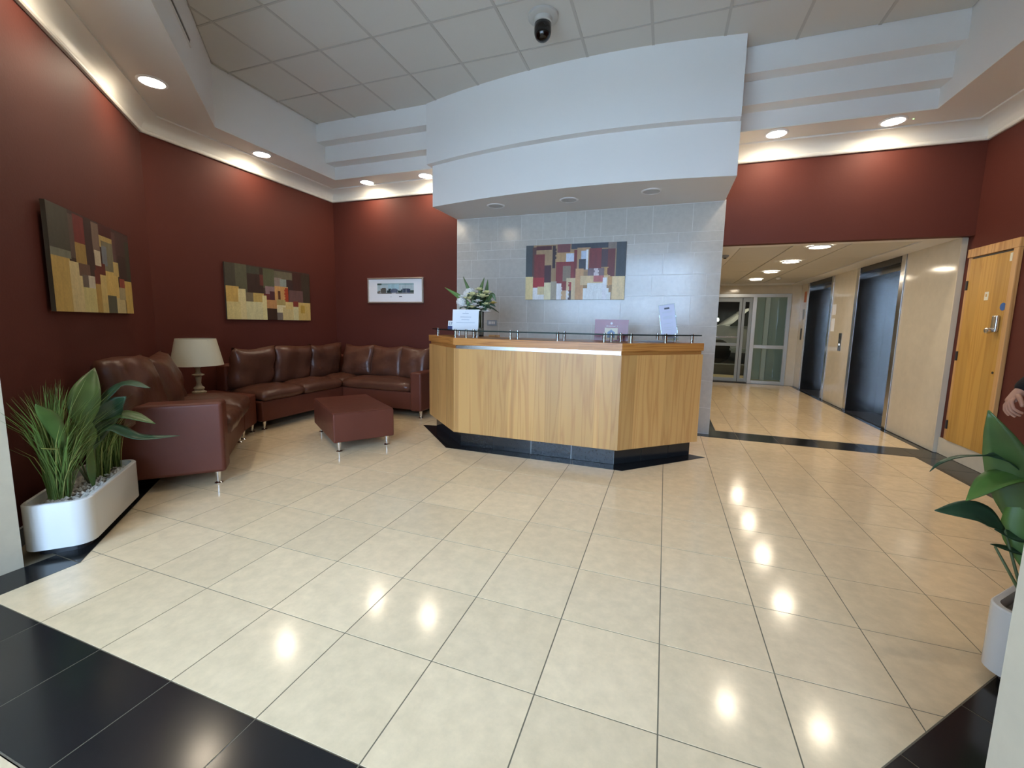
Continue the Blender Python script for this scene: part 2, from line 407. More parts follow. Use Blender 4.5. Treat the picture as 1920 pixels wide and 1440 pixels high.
# far wall around the glazed screen
FX0, FX1, FZ = .62, 2.475, 2.0
struct(Box('wall_hall_far', HX0-.1, FX0, HY1, HY1+.12, 0, HZ+.1, 'cream_panel'))
struct(Box('wall_hall_far', FX1, 3.1, HY1, HY1+.12, 0, HZ+.1, 'cream_panel'))
struct(Box('wall_hall_far', FX0, FX1, HY1, HY1+.12, FZ, HZ+.1, 'cream_panel'))
# hall ceiling: plaster margin and plank panels
hc = struct(Box('ceiling_hall', HX0-.1, 3.1, YB+.1, HY1+.1, HZ+.03, HZ+.1, 'grid_metal'))
xs = [.72, 1.257, 1.815, 2.40]
ys = [4.42, 5.62, 6.82, 8.02, 9.10]
for a, b in zip(xs[:-1], xs[1:]):
    for c, d in zip(ys[:-1], ys[1:]): Box('ceiling_panel', a+.009, b-.009, c+.004, d-.004, HZ+.010, HZ+.032, 'ceiling_board', hc)
for a, b, c, d in [(HX0, .715, YB+.1, HY1), (2.405, HX1+.1, YB+.1, HY1), (.715, 2.405, YB+.1, 4.415), (.715, 2.405, 9.105, HY1)]:
    Box('ceiling_margin', a, b, c, d, HZ, HZ+.032, 'white_paint', hc)

# ------------------------------------------------------------------ raised ceiling, fascias, soffit
FL, FRX, FB = -4.53, 2.09, 3.41
poly_c = [(FL, 2.04), (-2.28, PY), (-.07, PY), (FRX, 1.95), (FRX, FB+.02), (FL, FB+.02)]
ceil = struct(MB().prism(poly_c, ZC+.012, ZC+.05).build('ceiling', 'grid_metal'))
OX, OY, CT = -3.905, 2.215, .6
def cclip(p):
    for a, b, c in [(1, 1, FL+2.04), (-1, 1, -(FRX-1.95)), (1, 0, FL), (-1, 0, -FRX), (0, -1, -FB-.02), (0, 1, PY)]:
        p = clip(p, a, b, c) if p else p
    return p
for p in grid(FL, FRX, PY, FB+.02, CT, OX, OY):
    p = cclip(p)
    if len(p) > 2:
        q = shrink(p, .011)
        if len(q) > 2 and area(q) > .002:
            cx = sum(v[0] for v in q)/len(q); cy = sum(v[1] for v in q)/len(q)
            o = MB().prism([(v[0]-cx, v[1]-cy) for v in q], ZC+.004, ZC+.014).build('ceiling_tile', 'ceiling_board', ceil); o.location = (cx, cy, 0)
for i in range(-1, 10):
    x = OX+CT*i; p = cclip([(x-.012, -1), (x+.012, -1), (x+.012, 4), (x-.012, 4)])
    if len(p) > 2: MB().prism(p, ZC, ZC+.012).build('grid_bar', 'grid_metal', ceil)
for j in range(-4, 2):
    y = OY+CT*j; p = cclip([(-5, y-.008), (3, y-.008), (3, y+.008), (-5, y+.008)])
    if len(p) > 2: MB().prism(p, ZC+.001, ZC+.012).build('grid_bar', 'grid_metal', ceil)
# fascias
wallseg('trim_fascia_left', (FL, 4.0), (FL, 2.04), -.05, ZS+.012, ZC+.05, 'white_paint')
wallseg('trim_fascia_left_angled', (FL, 2.04), (-2.28, PY), -.05, ZS+.012, ZC+.05, 'white_paint')
wallseg('trim_fascia_right', (FRX, 1.95), (FRX, 4.0), -.05, ZS+.012, ZC+.05, 'white_paint')
wallseg('trim_fascia_right_angled', (-.07, PY), (FRX, 1.95), -.05, ZS+.012, ZC+.05, 'white_paint')
for nm, a, b in (('trim_fascia_back_left', FL, -2.80), ('trim_fascia_back_right', .44, FRX)):
    prof = [(FB, ZC+.05), (FB, 3.58), (FB+.15, 3.58), (FB+.15, 3.37), (FB+.32, 3.37), (FB+.32, ZS+.012), (FB+.40, ZS+.012), (FB+.40, ZC+.05)]
    n = len(prof); vs = [(a, y, z) for y, z in prof]+[(b, y, z) for y, z in prof]
    fs = [(i, (i+1) % n, n+(i+1) % n, n+i) for i in range(n)]+[tuple(range(n)), tuple(range(2*n-1, n-1, -1))]
    o = meshobj(nm, vs, fs, 'white_paint'); autosmooth(o, .3); struct(o)
# soffit slabs
def slab(name, poly, z0, z1, m): return struct(MB().prism(poly, z0, z1).build(name, m))
slab('ceiling_soffit_left', [(XL, CL[1]), (FL, 2.04), (FL, YB), (XL, YB)], ZS, ZS+.0115, 'cornice_paint')
slab('ceiling_soffit_angled', [CL, (FL, 2.04), (-2.28, PY), AL], ZS, ZS+.0115, 'cornice_paint')
slab('ceiling_soffit_back_left', [(FL, FB+.32), (-2.82, FB+.32), (-2.82, YB), (FL, YB)], ZS, ZS+.0115, 'cornice_paint')
slab('ceiling_soffit_back_right', [(.44, FB+.32), (FRX, FB+.32), (FRX, YB), (.44, YB)], ZS, ZS+.0115, 'cornice_paint')
slab('ceiling_soffit_right', [(FRX, 1.95), (XR, CR[1]), (XR, YB), (FRX, YB)], ZS, ZS+.0115, 'cornice_paint')
slab('ceiling_soffit_right_angled', [(FRX, 1.95), CR, AR, (-.07, PY)], ZS, ZS+.0115, 'cornice_paint')
# cornice swept along the walls
def sweep(name, path, prof, m, side=1):
    P = [Vector(p) for p in path]; vs = []; fs = []; n = len(prof)
    for i, p in enumerate(P):
        d1 = (p-P[i-1]).normalized() if i else None; d2 = (P[i+1]-p).normalized() if i+1 < len(P) else None
        d1 = d1 or d2; d2 = d2 or d1
        n1 = Vector((-d1.y, d1.x))*side; n2 = Vector((-d2.y, d2.x))*side; k = (n1+n2)/(1+n1.dot(n2))
        for off, z in prof: vs.append((p.x+k.x*off, p.y+k.y*off, z))
    for i in range(len(P)-1):
        for k in range(n): fs.append((i*n+k, i*n+(k+1) % n, (i+1)*n+(k+1) % n, (i+1)*n+k))
    fs.append(tuple(range(n))[::-1]); fs.append(tuple((len(P)-1)*n+k for k in range(n)))
    o = meshobj(name, vs, fs, m); autosmooth(o, .6); return struct(o)
cove = [(-.005, 3.045), (.022, 3.045), (.030, 3.055), (.030, 3.072), (.022, 3.082), (.026, 3.090)]+[(.026+.125*(1-math.cos(t*PI/2)), 3.09+.095*math.sin(t*PI/2)) for t in (.2, .4, .6, .8, 1)]+[(.165, 3.185), (.165, ZS+.005), (-.005, ZS+.005)]
sweep('trim_1', [AL, CL, (XL, YB), (-2.80, YB)], cove, 'cornice_paint', -1)
sweep('trim_2', [(.47, YB), (XR, YB), CR, AR], cove, 'cornice_paint', -1)

# ------------------------------------------------------------------ curved white canopy over the desk
canopy = bpy.data.objects.new('bulkhead', None); link(canopy); struct(canopy)
def tier(name, x0, x1, y0, c, yb, z0, z1):
    n = 40; front = [(x0+(x1-x0)*i/n, y0+c*(x0+(x1-x0)*i/n+.75)**2) for i in range(n+1)]
    o = MB().prism(front+[(x1, yb), (x0, yb)], z0, z1).build(name, 'white_paint', canopy); autosmooth(o, .3); return o
tier('upper_tier', -2.86, .475, 3.09, .068, YB, 3.125, ZC+.05)
tier('lower_tier', -2.82, .488, 3.19, .064, YB, 2.65, 3.126)

# ------------------------------------------------------------------ downlights
def downlight(name, loc, label, group, power, r=.075, on=True, cone=118):
    t = thing(name, loc, label, 'light', group=group)
    o = MB().lathe([(r, .004), (r, -.008), (r+.012, -.010), (r+.020, -.004), (r+.020, .004)], seg=28, caps=False).build('trim_ring', 'white_plastic', t, auto=True)
    MB().lathe([(0, -.005), (r, -.005), (r, .002), (0, .002)], seg=28).build('lens', 'lamp_glow' if on else 'off_lens', t)
    if on:
        l = bpy.data.lights.new('downlight_lamp', 'AREA'); l.shape = 'DISK'; l.size = 2*r; l.energy = power; l.color = WARM
        lo = bpy.data.objects.new('downlight_lamp', l); link(lo, t); lo.location = (0, 0, -.0115)
    return t
GS = 'downlights in the soffit around the lobby'
for x, y, lab in [(-4.20, 1.28, 'glowing downlight in soffit above the angled red wall, nearest one visible'), (-4.70, 2.72, 'glowing downlight in soffit above the left red wall'),
                  (-4.15, 3.93, 'glowing downlight in soffit near the back left corner'), (-3.20, 3.93, 'glowing downlight in soffit touching the left end of the curved bulkhead'),
                  (.885, 3.87, 'glowing downlight in soffit just right of the curved bulkhead'), (1.84, 3.89, 'glowing downlight in soffit near the back right corner'),
                  (-3.38, .46, 'glowing downlight in soffit above the planter, at the near end of the angled wall'), (2.40, 2.75, 'glowing downlight in soffit above the wooden door wall'), (1.55, 1.10, 'glowing downlight in soffit above the right angled wall')]:
    downlight('downlight', (x, y, ZS), lab, GS, SPOT_W, .088)
ind = tag(MB().lathe([(0, -.006), (.006, -.004), (.006, .002), (0, .002)], seg=10).build('indicator_lamp', 'indicator_glow'), 'tiny green indicator lamp in soffit right of the last downlight', 'indicator'); ind.location = (1.99, 3.89, ZS)
for x, lab in ((-2.05, 'left'), (-1.16, 'middle'), (-.27, 'right')):
    downlight('downlight', (x, 3.62 if x < -.5 else 3.55, 2.65), 'unlit round downlight under the curved bulkhead, '+lab+' of three', 'unlit downlights under the bulkhead', 0, .085, False)
for y, lab in ((4.53, 'nearest of four, by the red header'), (5.73, 'second of four from the lobby'), (6.90, 'third of four from the lobby'), (8.14, 'farthest of four, by the glazed screen')):
    downlight('downlight', (1.535, y, HZ), 'glowing downlight in lift hall ceiling, '+lab, 'downlights along the lift hall', HALL_W, .10, True, 140)

downlight('downlight', (2.2, 10.0, 2.999), 'small added fill light under the porch ceiling behind the glazed screen', 'added porch fill', 3.0, .06)  # invented lamp, added to lift the dark porch behind the screen
downlight('downlight', (1.6, 11.6, 2.999), 'added fill light under the car park ceiling above the parked car', 'added car park fill', 45.0, .08)  # made-up fill lamp, added only to brighten the parked car
# dome camera
dc = thing('dome_camera', (-1.16, 2.43, ZC), 'dark dome security camera with beige collar under the tiled ceiling', 'camera')
MB().lathe([(.125, 0), (.125, -.018), (.118, -.024), (.078, -.026), (.078, -.060), (.070, -.066), (0, -.066)], seg=32).build('collar', 'grid_metal', dc, auto=True)
MB().lathe([(.070, -.064), (.071, -.10)]+[(.071*math.cos(a), -.125-.075*math.sin(a)) for a in [PI/2*i/8 for i in range(8)]]+[(0, -.20)], seg=32).build('dome', 'smoked_dome', dc, smooth=True)
# linear air slot in the angled fascia
sl = thing('air_slot', (0, 0, 0), 'long dark linear air slot in the angled white fascia', 'vent')
d45 = Vector((1, -1, 0)).normalized(); n45 = Vector((1, 1, 0)).normalized()
Ms = Matrix.Translation(Vector((FL, 2.04, 3.50))+d45*.93) @ Matrix.Rotation(-PI/4, 4, 'Z')
MB().box(0, 1.6, .0, .004, -.022, .022, Ms).build('slot', 'dark_metal', sl)
for z0, z1 in ((.022, .034), (-.034, -.022)): MB().box(-.012, 1.612, 0, .010, z0, z1, Ms).build('frame_rail', 'white_plastic', sl)

# ------------------------------------------------------------------ reception desk
desk = thing('reception_desk', (-1.2, 2.46, 0), 'angled wooden reception desk with black tiled plinth and glass ledge', 'desk')
def P(v): return (v[0]+1.2, v[1]-2.46)       # desk-local
def dprism(pts, z0, z1): return MB().prism([P(v) for v in pts], z0, z1)
oA, oB, oC, oD = (-2.655, 3.095), (-2.0, 2.46), (-.39, 2.46), (.295, 3.075)
def inset(pts, w):
    V = [Vector(p) for p in pts]; out = []
    for i, p in enumerate(V):
        d1 = (p-V[i-1]).normalized() if i else (V[1]-V[0]).normalized(); d2 = (V[i+1]-p).normalized() if i+1 < len(V) else d1
        n1, n2 = Vector((-d1.y, d1.x)), Vector((-d2.y, d2.x)); k = (n1+n2)/(1+n1.dot(n2)); q = p+k*w; out.append((q.x, q.y))
    return out
O = [oA, oB, oC, oD]
def band(o0, o1): a = inset(O, o0); b = inset(O, o1); return [[a[i], a[i+1], b[i+1], b[i]] for i in range(3)]
pn = 0
for i, q in enumerate(band(0, .03)):
    o = dprism(q, .16, 1.0).build('front_panel', 'veneer', desk)
    o['label'] = ['left angled veneer panel', 'wide front veneer panel', 'right angled veneer panel'][i]
for q in band(.03, .06): dprism(q, .16, 1.0).build('carcass', 'veneer_edge', desk)
for i, q in enumerate(band(.022, .06)): dprism(q, 1.0, 1.035).build('recess_strip', 'bright_steel' if i == 1 else 'veneer_edge', desk)
for q in band(-.006, .58): dprism(q, 1.035, 1.105).build('worktop', 'veneer_edge', desk, bevel=.003)
for i in (0, 3):
    a = O[i]; b = inset(O, .56)[i]; d = (Vector(b)-Vector(a)).normalized(); s = Vector((-d.y, d.x))*(.03 if i == 3 else -.03)
    a2 = Vector(a)+d*.03
    dprism([tuple(a2), b, tuple(Vector(b)+s), tuple(a2+s)], .16, 1.035).build('end_panel', 'veneer', desk)
# plinth tiles
PO = inset(O, .085); PI_ = inset(O, .12)
for i in range(3):
    a, b, c, e = Vector(PO[i]), Vector(PO[i+1]), Vector(PI_[i]), Vector(PI_[i+1]); L = (b-a).length
    if i == 0: cuts = [0, .25, .62, 1]
    elif i == 1: cuts = [0, .0, .235, .49, .745, 1]
    else: cuts = [0, .34, .70, 1]
    for u0, u1 in zip(cuts[:-1], cuts[1:]):
        if u1-u0 < .01: continue
        g = .0025/L
        p0, p1 = a.lerp(b, u0+g), a.lerp(b, u1-g); q0, q1 = c.lerp(e, u0+g), c.lerp(e, u1-g)
        dprism([tuple(p0), tuple(p1), tuple(q1), tuple(q0)], 0.004, .165).build('plinth_tile', 'black_tile', desk)
for q in band(.093, .30): dprism(q, 0.003, .16).build('plinth_core', 'stone_grout', desk)
# black tiled apron on the floor
aO = [(-2.775, 3.14), (-2.065, 2.415), (-.335, 2.405), (.385, 3.115)]; aI = inset(O, .13)
for i in range(3):
    a, b, c, e = Vector(aO[i]), Vector(aO[i+1]), Vector(aI[i]), Vector(aI[i+1]); n = 3 if i != 1 else 4
    for k in range(n):
        u0, u1 = k/n, (k+1)/n
        q = [a.lerp(b, u0), a.lerp(b, u1), c.lerp(e, u1), c.lerp(e, u0)]
        MB().prism(shrink([tuple(v) for v in q], .001), -.002, .0016).build('apron_tile', 'black_tile', floor)
# glass ledge and standoffs
for k, q in enumerate(band(.035, .335)):
    a, b, c, e = [Vector(v) for v in q]
    if k == 0: a = a.lerp(b, -.02)
    if k == 2: b = a.lerp(b, 1.02); c = e.lerp(c, 1.02)
    pts = [tuple(v) for v in (a, b, c, e)]
    MB().prism([P(v) for v in shrink(pts, .006)], 1.170, 1.180).build('glass_ledge', 'clear_glass', desk)
    e0, e1 = shrink(pts, .006)[0:2]; g0, g1 = Vector(e0), Vector(e1); gn = (g1-g0).normalized(); gn = Vector((-gn.y, gn.x))*.004
    MB().prism([P(v) for v in (e0, e1, tuple(g1+gn), tuple(g0+gn))], 1.1695, 1.1805).build('glass_edge', 'dark_glass', desk)
def standoff(x, y):
    M = Matrix.Translation((x+1.2, y-2.46, 0))
    so = MB().lathe([(.0145, 1.1045), (.0145, 1.170), (.009, 1.170)], M, 14).build('standoff', 'chrome', desk, auto=True)
    MB().lathe([(.0125, 1.1802), (.0125, 1.187), (.008, 1.190)], M, 14).build('standoff_cap', 'chrome', so, auto=True)
for x in (-1.90, -1.435, -.975, -.555): standoff(x, 2.53)
for x in (-1.925, -1.44, -.965, -.52): standoff(x, 2.755)
for x, y in ((-.33, 2.595), (-.045, 2.85), (.19, 3.06), (-.44, 2.80), (-.12, 3.07), (.045, 3.235), (-2.50, 3.025), (-2.055, 2.60), (-2.30, 3.17), (-1.90, 2.79)): standoff(x, y)

# ------------------------------------------------------------------ things on the desk
def flat_lines(M, parent, lines, m, name='text_line', d=.0012):
    for x0, x1, z0, z1 in lines: MB().box(x0, x1, -d, 0, z0, z1, M).build(name, m, parent)
ws = thing('notice_board', (-2.065, 2.84, 1.1805), 'white landscape notice on an easel standing on the desk ledge', 'sign', rz=.05)
MB().box(-.15, .15, 0, .006, 0, .213, TR(0, 0, 0, rx=-.08)).build('card', 'paper', ws)
flat_lines(TR(0, 0, 0, rx=-.08), ws, [(-.035, .035, .165, .176), (-.06, .065, .128, .138), (-.045, .045, .100, .108), (-.105, .11, .070, .077), (-.004, .004, .183, .190)], 'faint_ink')
MB().box(-.04, .04, .004, .008, 0, .15, TR(0, .045, 0, rx=.25)).build('stand', 'paper', ws)
cal = thing('desk_calendar', (-2.285, 2.93, 1.1805), 'small white date card reading 17 in a navy holder', 'calendar', rz=.1)
MB().box(-.032, .032, -.012, .012, 0, .035).build('holder', 'navy_plastic', cal, bevel=.004)
MB().box(-.033, .033, -.006, .004, .024, .092, TR(0, 0, 0, rx=-.12)).build('card', 'white_plastic', cal, bevel=.006)
def text(name, body, size, M, m, parent, ext=.0006):
    cu = bpy.data.curves.new(name, 'FONT'); cu.body = body; cu.size = size; cu.align_x = 'CENTER'; cu.align_y = 'CENTER'; cu.extrude = ext
    t = bpy.data.objects.new(name, cu); dg = bpy.context.evaluated_depsgraph_get()
    link(t); dg.update(); me = bpy.data.meshes.new_from_object(t.evaluated_get(bpy.context.evaluated_depsgraph_get())); bpy.data.objects.remove(t)
    me.transform(M @ Matrix.Rotation(PI/2, 4, 'X')); me.materials.clear(); me.materials.append(MATS[m])
    return link(bpy.data.objects.new(name, me), parent)
text('numeral', '17', .045, TR(0, -.0075, .058, rx=-.12), 'navy_plastic', cal)
# vase of flowers
vase = thing('flower_vase', (-2.03, 3.12, 1.105), 'glass vase of white and yellow flowers with green spear leaves', 'flowers')
MB().lathe([(0, 0), (.055, 0), (.055, .28), (0, .28)], seg=28, caps=False).build('vase', 'vase_glass', vase, auto=True)
MB().lathe([(0, .28), (.058, .28), (.058, .295), (0, .295)], seg=24).build('vase_rim', 'picture_frame', vase)
MB().lathe([(0, .012), (.046, .012), (.046, .09), (0, .10)], seg=20).build('pebbles', 'pebble', vase)
for k in range(7):
    a = k*.9; MB().tube([(.025*math.cos(a), .025*math.sin(a), .05), (.02*math.cos(a+1), .02*math.sin(a+1), .3)], .005, 6).build('stem', 'stem', vase)
def blade(name, pts, widths, m, parent, up=(0, 0, 1), fold=.25, seg=14, thick=.0025):
    """a leaf: centre line through pts (smoothed), width profile, folded along its midrib, with real thickness"""
    pts = [Vector(p) for p in pts]; up = Vector(up)
    def cr(t):
        n = len(pts)-1; k = min(int(t*n), n-1); u = t*n-k; p1, p2 = pts[k], pts[k+1]; p0 = pts[k-1] if k else p1*2-p2; p3 = pts[k+2] if k+2 <= n else p2*2-p1
        return .5*((2*p1)+(p2-p0)*u+(2*p0-5*p1+4*p2-p3)*u*u+(3*p1-p0-3*p2+p3)*u**3)
    def wd(t):
        n = len(widths)-1; k = min(int(t*n), n-1); u = t*n-k; return widths[k]+(widths[k+1]-widths[k])*u
    vs = []; fs = []
    for i in range(seg+1):
        t = i/seg; p = cr(t); tg = (cr(min(1, t+.02))-cr(max(0, t-.02))).normalized(); s = tg.cross(up)
        s = s.normalized() if s.length > 1e-4 else tg.orthogonal().normalized(); nn = s.cross(tg).normalized(); w = wd(t)/2
        for k in (-1, -.5, 0, .5, 1): vs.append(p+s*w*k+nn*abs(k)*w*fold)
    for i in range(seg):
        for k in range(4): fs.append((i*5+k, i*5+k+1, i*5+k+6, i*5+k+5))
    o = meshobj(name, vs, fs, m, parent, True); md = o.modifiers.new('thickness', 'SOLIDIFY'); md.thickness = thick; return o
LW = [.01, .035, .05, .055, .045, .025, .004]
for pts, m in [([(-.03, 0, .3), (-.09, -.02, .45), (-.19, -.02, .66)], 'leaf_green'), ([(.0, .02, .3), (.01, .02, .5), (.05, .02, .65)], 'leaf_green'), ([(-.05, -.02, .3), (-.2, -.04, .42), (-.40, -.06, .54)], 'leaf_bright'),
               ([(.02, .04, .3), (.06, .06, .48), (.08, .05, .63)], 'leaf_green'), ([(.05, .0, .3), (.12, .02, .37), (.19, .02, .33)], 'leaf_dark'), ([(-.06, 0, .28), (-.16, -.04, .34), (-.22, -.05, .30)], 'leaf_dark'),
               ([(.03, -.03, .28), (.09, -.08, .33), (.13, -.10, .27)], 'leaf_dark'), ([(-.02, -.04, .28), (-.06, -.10, .34), (-.1, -.12, .29)], 'leaf_dark'), ([(.04, .04, .3), (.12, .07, .46), (.17, .08, .40)], 'leaf_green')]:
    blade('leaf', pts, LW, m, vase, (0, -1, .3))
for k in range(16):
    a = k*2.4; q = .10+.05*(k % 3); z = .27+.05*(k % 4); blade('leaf', [(.02*math.cos(a), .02*math.sin(a), .27), (q*.6*math.cos(a), q*.6*math.sin(a)-.02, z+.05), (q*1.15*math.cos(a), q*1.15*math.sin(a)-.02, z-.02*(k % 2))], LW, 'leaf_dark', vase, (0, -.4, 1))
def blossom(c, r, m, n=9, parent=vase):
    mb = MB(); c = Vector(c)
    for k in range(n):
        for ring, tilt, rr in ((0, .35, 1), (1, .9, .75)):
            a = 2*PI*k/n+ring*.35; d = Vector((math.cos(a)*math.cos(tilt), math.sin(a)*math.cos(tilt), math.sin(tilt))); s = Vector((-math.sin(a), math.cos(a), 0))
            p = c+d*r*rr; q = c+d*r*rr*.55+Vector((0, 0, r*.08))
            mb.add([c, q+s*r*.26, p, q-s*r*.26], [(0, 1, 2, 3)])
    o = mb.build('blossom', m, parent); o.rotation_euler = (0, 0, 0); md = o.modifiers.new('thickness', 'SOLIDIFY'); md.thickness = .004; return o
def rose(c, r, m, parent=vase):
    """ruffled round bloom of many small overlapping petals"""
    c = Vector(c); mb = MB(); rnd = random.Random(int(r*1e4)); N = 90
    for k in range(N):
        z = 1-2*(k+.5)/N; a = k*2.39996; rr = math.sqrt(1-z*z); d = Vector((rr*math.cos(a), rr*math.sin(a), z))
        t = (d.orthogonal().normalized()+d.cross(d.orthogonal()).normalized()*rnd.uniform(-1, 1)).normalized(); b = d.cross(t); p = c+d*r*rnd.uniform(.80, .90); q = r*rnd.uniform(.22, .30)
        mb.add([p-d*r*.25, p+t*q, p+b*q+d*r*.10, p-t*q, p-b*q+d*r*.10, p+d*r*.10], [(1, 2, 5), (2, 3, 5), (3, 4, 5), (4, 1, 5), (2, 1, 0), (3, 2, 0), (4, 3, 0), (1, 4, 0)])
    return mb.build('blossom', m, parent)
rose((-.09, -.05, .475), .062, 'petal_white'); rose((-.19, -.06, .375), .058, 'petal_white'); rose((-.15, 0, .47), .045, 'petal_white')
for c, r, m in [((-.07, -.11, .40), .075, 'petal_yellow'), ((.07, -.07, .42), .08, 'petal_yellow'), ((.02, -.04, .50), .06, 'petal_yellow'), ((.0, -.12, .33), .06, 'petal_white'), ((.07, -.11, .30), .055, 'petal_white'),
                ((.12, -.07, .26), .055, 'petal_white'), ((-.12, -.10, .32), .04, 'petal_white'), ((.16, .02, .36), .05, 'petal_orange'), ((-.04, -.1, .31), .045, 'petal_yellow'), ((.10, -.02, .47), .06, 'petal_yellow'), ((-.02, -.13, .44), .07, 'petal_yellow'), ((.05, -.14, .37), .055, 'petal_white'), ((-.16, -.1, .42), .05, 'petal_white'), ((.13, -.1, .34), .05, 'petal_yellow')]: blossom(c, r, m)
# clutter behind the flowers on the worktop
tag(Box('card_holder', -2.02, -1.93, 2.97, 3.03, 1.1055, 1.125, 'dark_metal', bevel=.003), 'small black tray on the desk top under the flowers', 'tray')
tag(Box('wooden_block', -1.86, -1.74, 3.0, 3.04, 1.1055, 1.128, 'frame_wood', bevel=.003), 'small wooden block lying on the desk top right of the vase', 'block')
# burgundy menu board
rb = thing('display_board', (-.545, 2.93, 1.1055), 'burgundy display board with white crest and cream picture on the desk', 'sign', rz=-.03)
Mr = TR(0, 0, 0, rx=-.05)
MB().box(-.16, .16, 0, .008, 0, .205, Mr).build('board', 'burgundy_card', rb)
MB().box(-.062, .062, -.002, 0, .01, .125, Mr).build('picture_card', 'cream_card', rb); pcard = bpy.data.objects['picture_card']
MB().add([Mr @ Vector(v) for v in [(-.035, -.003, .03), (.035, -.003, .03), (.035, -.003, .085), (.012, -.003, .098), (0, -.003, .112), (-.012, -.003, .098), (-.035, -.003, .085)]], [tuple(range(7))]).build('picture_motif', 'blue_card', pcard)
MB().lathe([(0, 0), (.011, 0), (.011, .002), (0, .002)], Mr @ Matrix.Translation((0, 0, .168)) @ Matrix.Rotation(PI/2, 4, 'X'), 18).build('crest', 'paper', rb)
flat_lines(Mr, rb, [(-.045, .04, .140, .144), (-.045, -.038, .138, .147), (.052, .06, .139, .146)], 'paper')
MB().box(-.03, .03, .0, .006, 0, .13, TR(0, .05, 0, rx=.3)).build('stand', 'burgundy_card', rb)
# tall narrow notice in a clear holder
tn = thing('notice_holder', (.0, 3.22, 1.1055), 'narrow lilac notice in a leaning clear holder at the right end of desk', 'sign', rz=-.05)
Mn = TR(.0, 0, 0, rx=-.12, ry=-.16)
MB().box(-.078, .078, 0, .003, .006, .375, Mn).build('holder', 'clear_glass', tn)
MB().box(-.072, .072, -.0016, -.0004, .03, .37, Mn).build('sheet', 'lilac_paper', tn)
flat_lines(Mn @ Matrix.Translation((0, -.0018, 0)), tn, [(-.024, .024, .325, .342)], 'dark_ink', 'heading')
flat_lines(Mn @ Matrix.Translation((0, -.0018, 0)), tn, [(-.045, .045, z, z+.004) for z in (.30, .29, .25, .24, .23, .18, .14, .12)], 'faint_ink')
MB().box(-.078, .078, 0, .09, 0, .004).build('holder_foot', 'clear_glass', tn)
kb = thing('paper_stack', (-.16, 3.08, 1.1055), 'thin pile of white papers lying on the right end of the desk', 'papers', rz=.7)
for k in range(3): MB().box(-.15+.006*k, .15-.004*k, -.1, .1, .002+.004*k, .005+.004*k).build('sheet', 'paper', kb)
# switch plate on the stone wall
sp = thing('switch_plate', (-2.285, YB-.077, 1.257), 'grey metal plate with four white rocker switches on the stone wall', 'switch')
Box('plate', -.072, .072, -.008, .0005, -.037, .037, 'grey_plastic', sp, bevel=.003)
for k in range(4): Box('rocker', -.045+.0245*k, -.028+.0245*k, -.012, -.007, -.018, .018, 'white_plastic', sp, bevel=.002)

# ------------------------------------------------------------------ pictures
def painting(name, M, w, h, rects, base, label, m='oil_paint', nx=100, ny=54, depth=.025):
    t = thing(name, (0, 0, 0), label, 'painting'); t.matrix_world = M
    MB().box(-w/2, w/2, .0005, depth-.002, -h/2, h/2).build('canvas', 'canvas_side', t)
    paint_grid('painted_face', t, w, h, nx, ny, rects, base, m, -.0005)
    return t
def paint_grid(name, parent, w, h, nx, ny, rects, base, m, y):
    rnd = random.Random(len(rects)); cols = [[s2l(base)]*nx for _ in range(ny)]
    for (u0, v0, u1, v1, c) in rects:
        c = s2l(c)
        for j in range(max(0, int(v0*ny)), min(ny, int(math.ceil(v1*ny)))):
            a = u0*nx+rnd.uniform(-.5, .5); b = u1*nx+rnd.uniform(-.5, .5)
            for i in range(max(0, round(a)), min(nx, round(b))):
                k = rnd.uniform(.94, 1.06); cols[j][i] = tuple(x*k for x in c)
    vs = [(-w/2+w*i/nx, y, h/2-h*j/ny) for j in range(ny+1) for i in range(nx+1)]
    fs = [(j*(nx+1)+i, (j+1)*(nx+1)+i, (j+1)*(nx+1)+i+1, j*(nx+1)+i+1) for j in range(ny) for i in range(nx)]
    o = meshobj(name, vs, fs, m, parent); ca = o.data.color_attributes.new('paint', 'FLOAT_COLOR', 'CORNER'); buf = []
    for j in range(ny):
        for i in range(nx): buf += [*cols[j][i], 1.0]*4
    ca.data.foreach_set('color', buf); return o
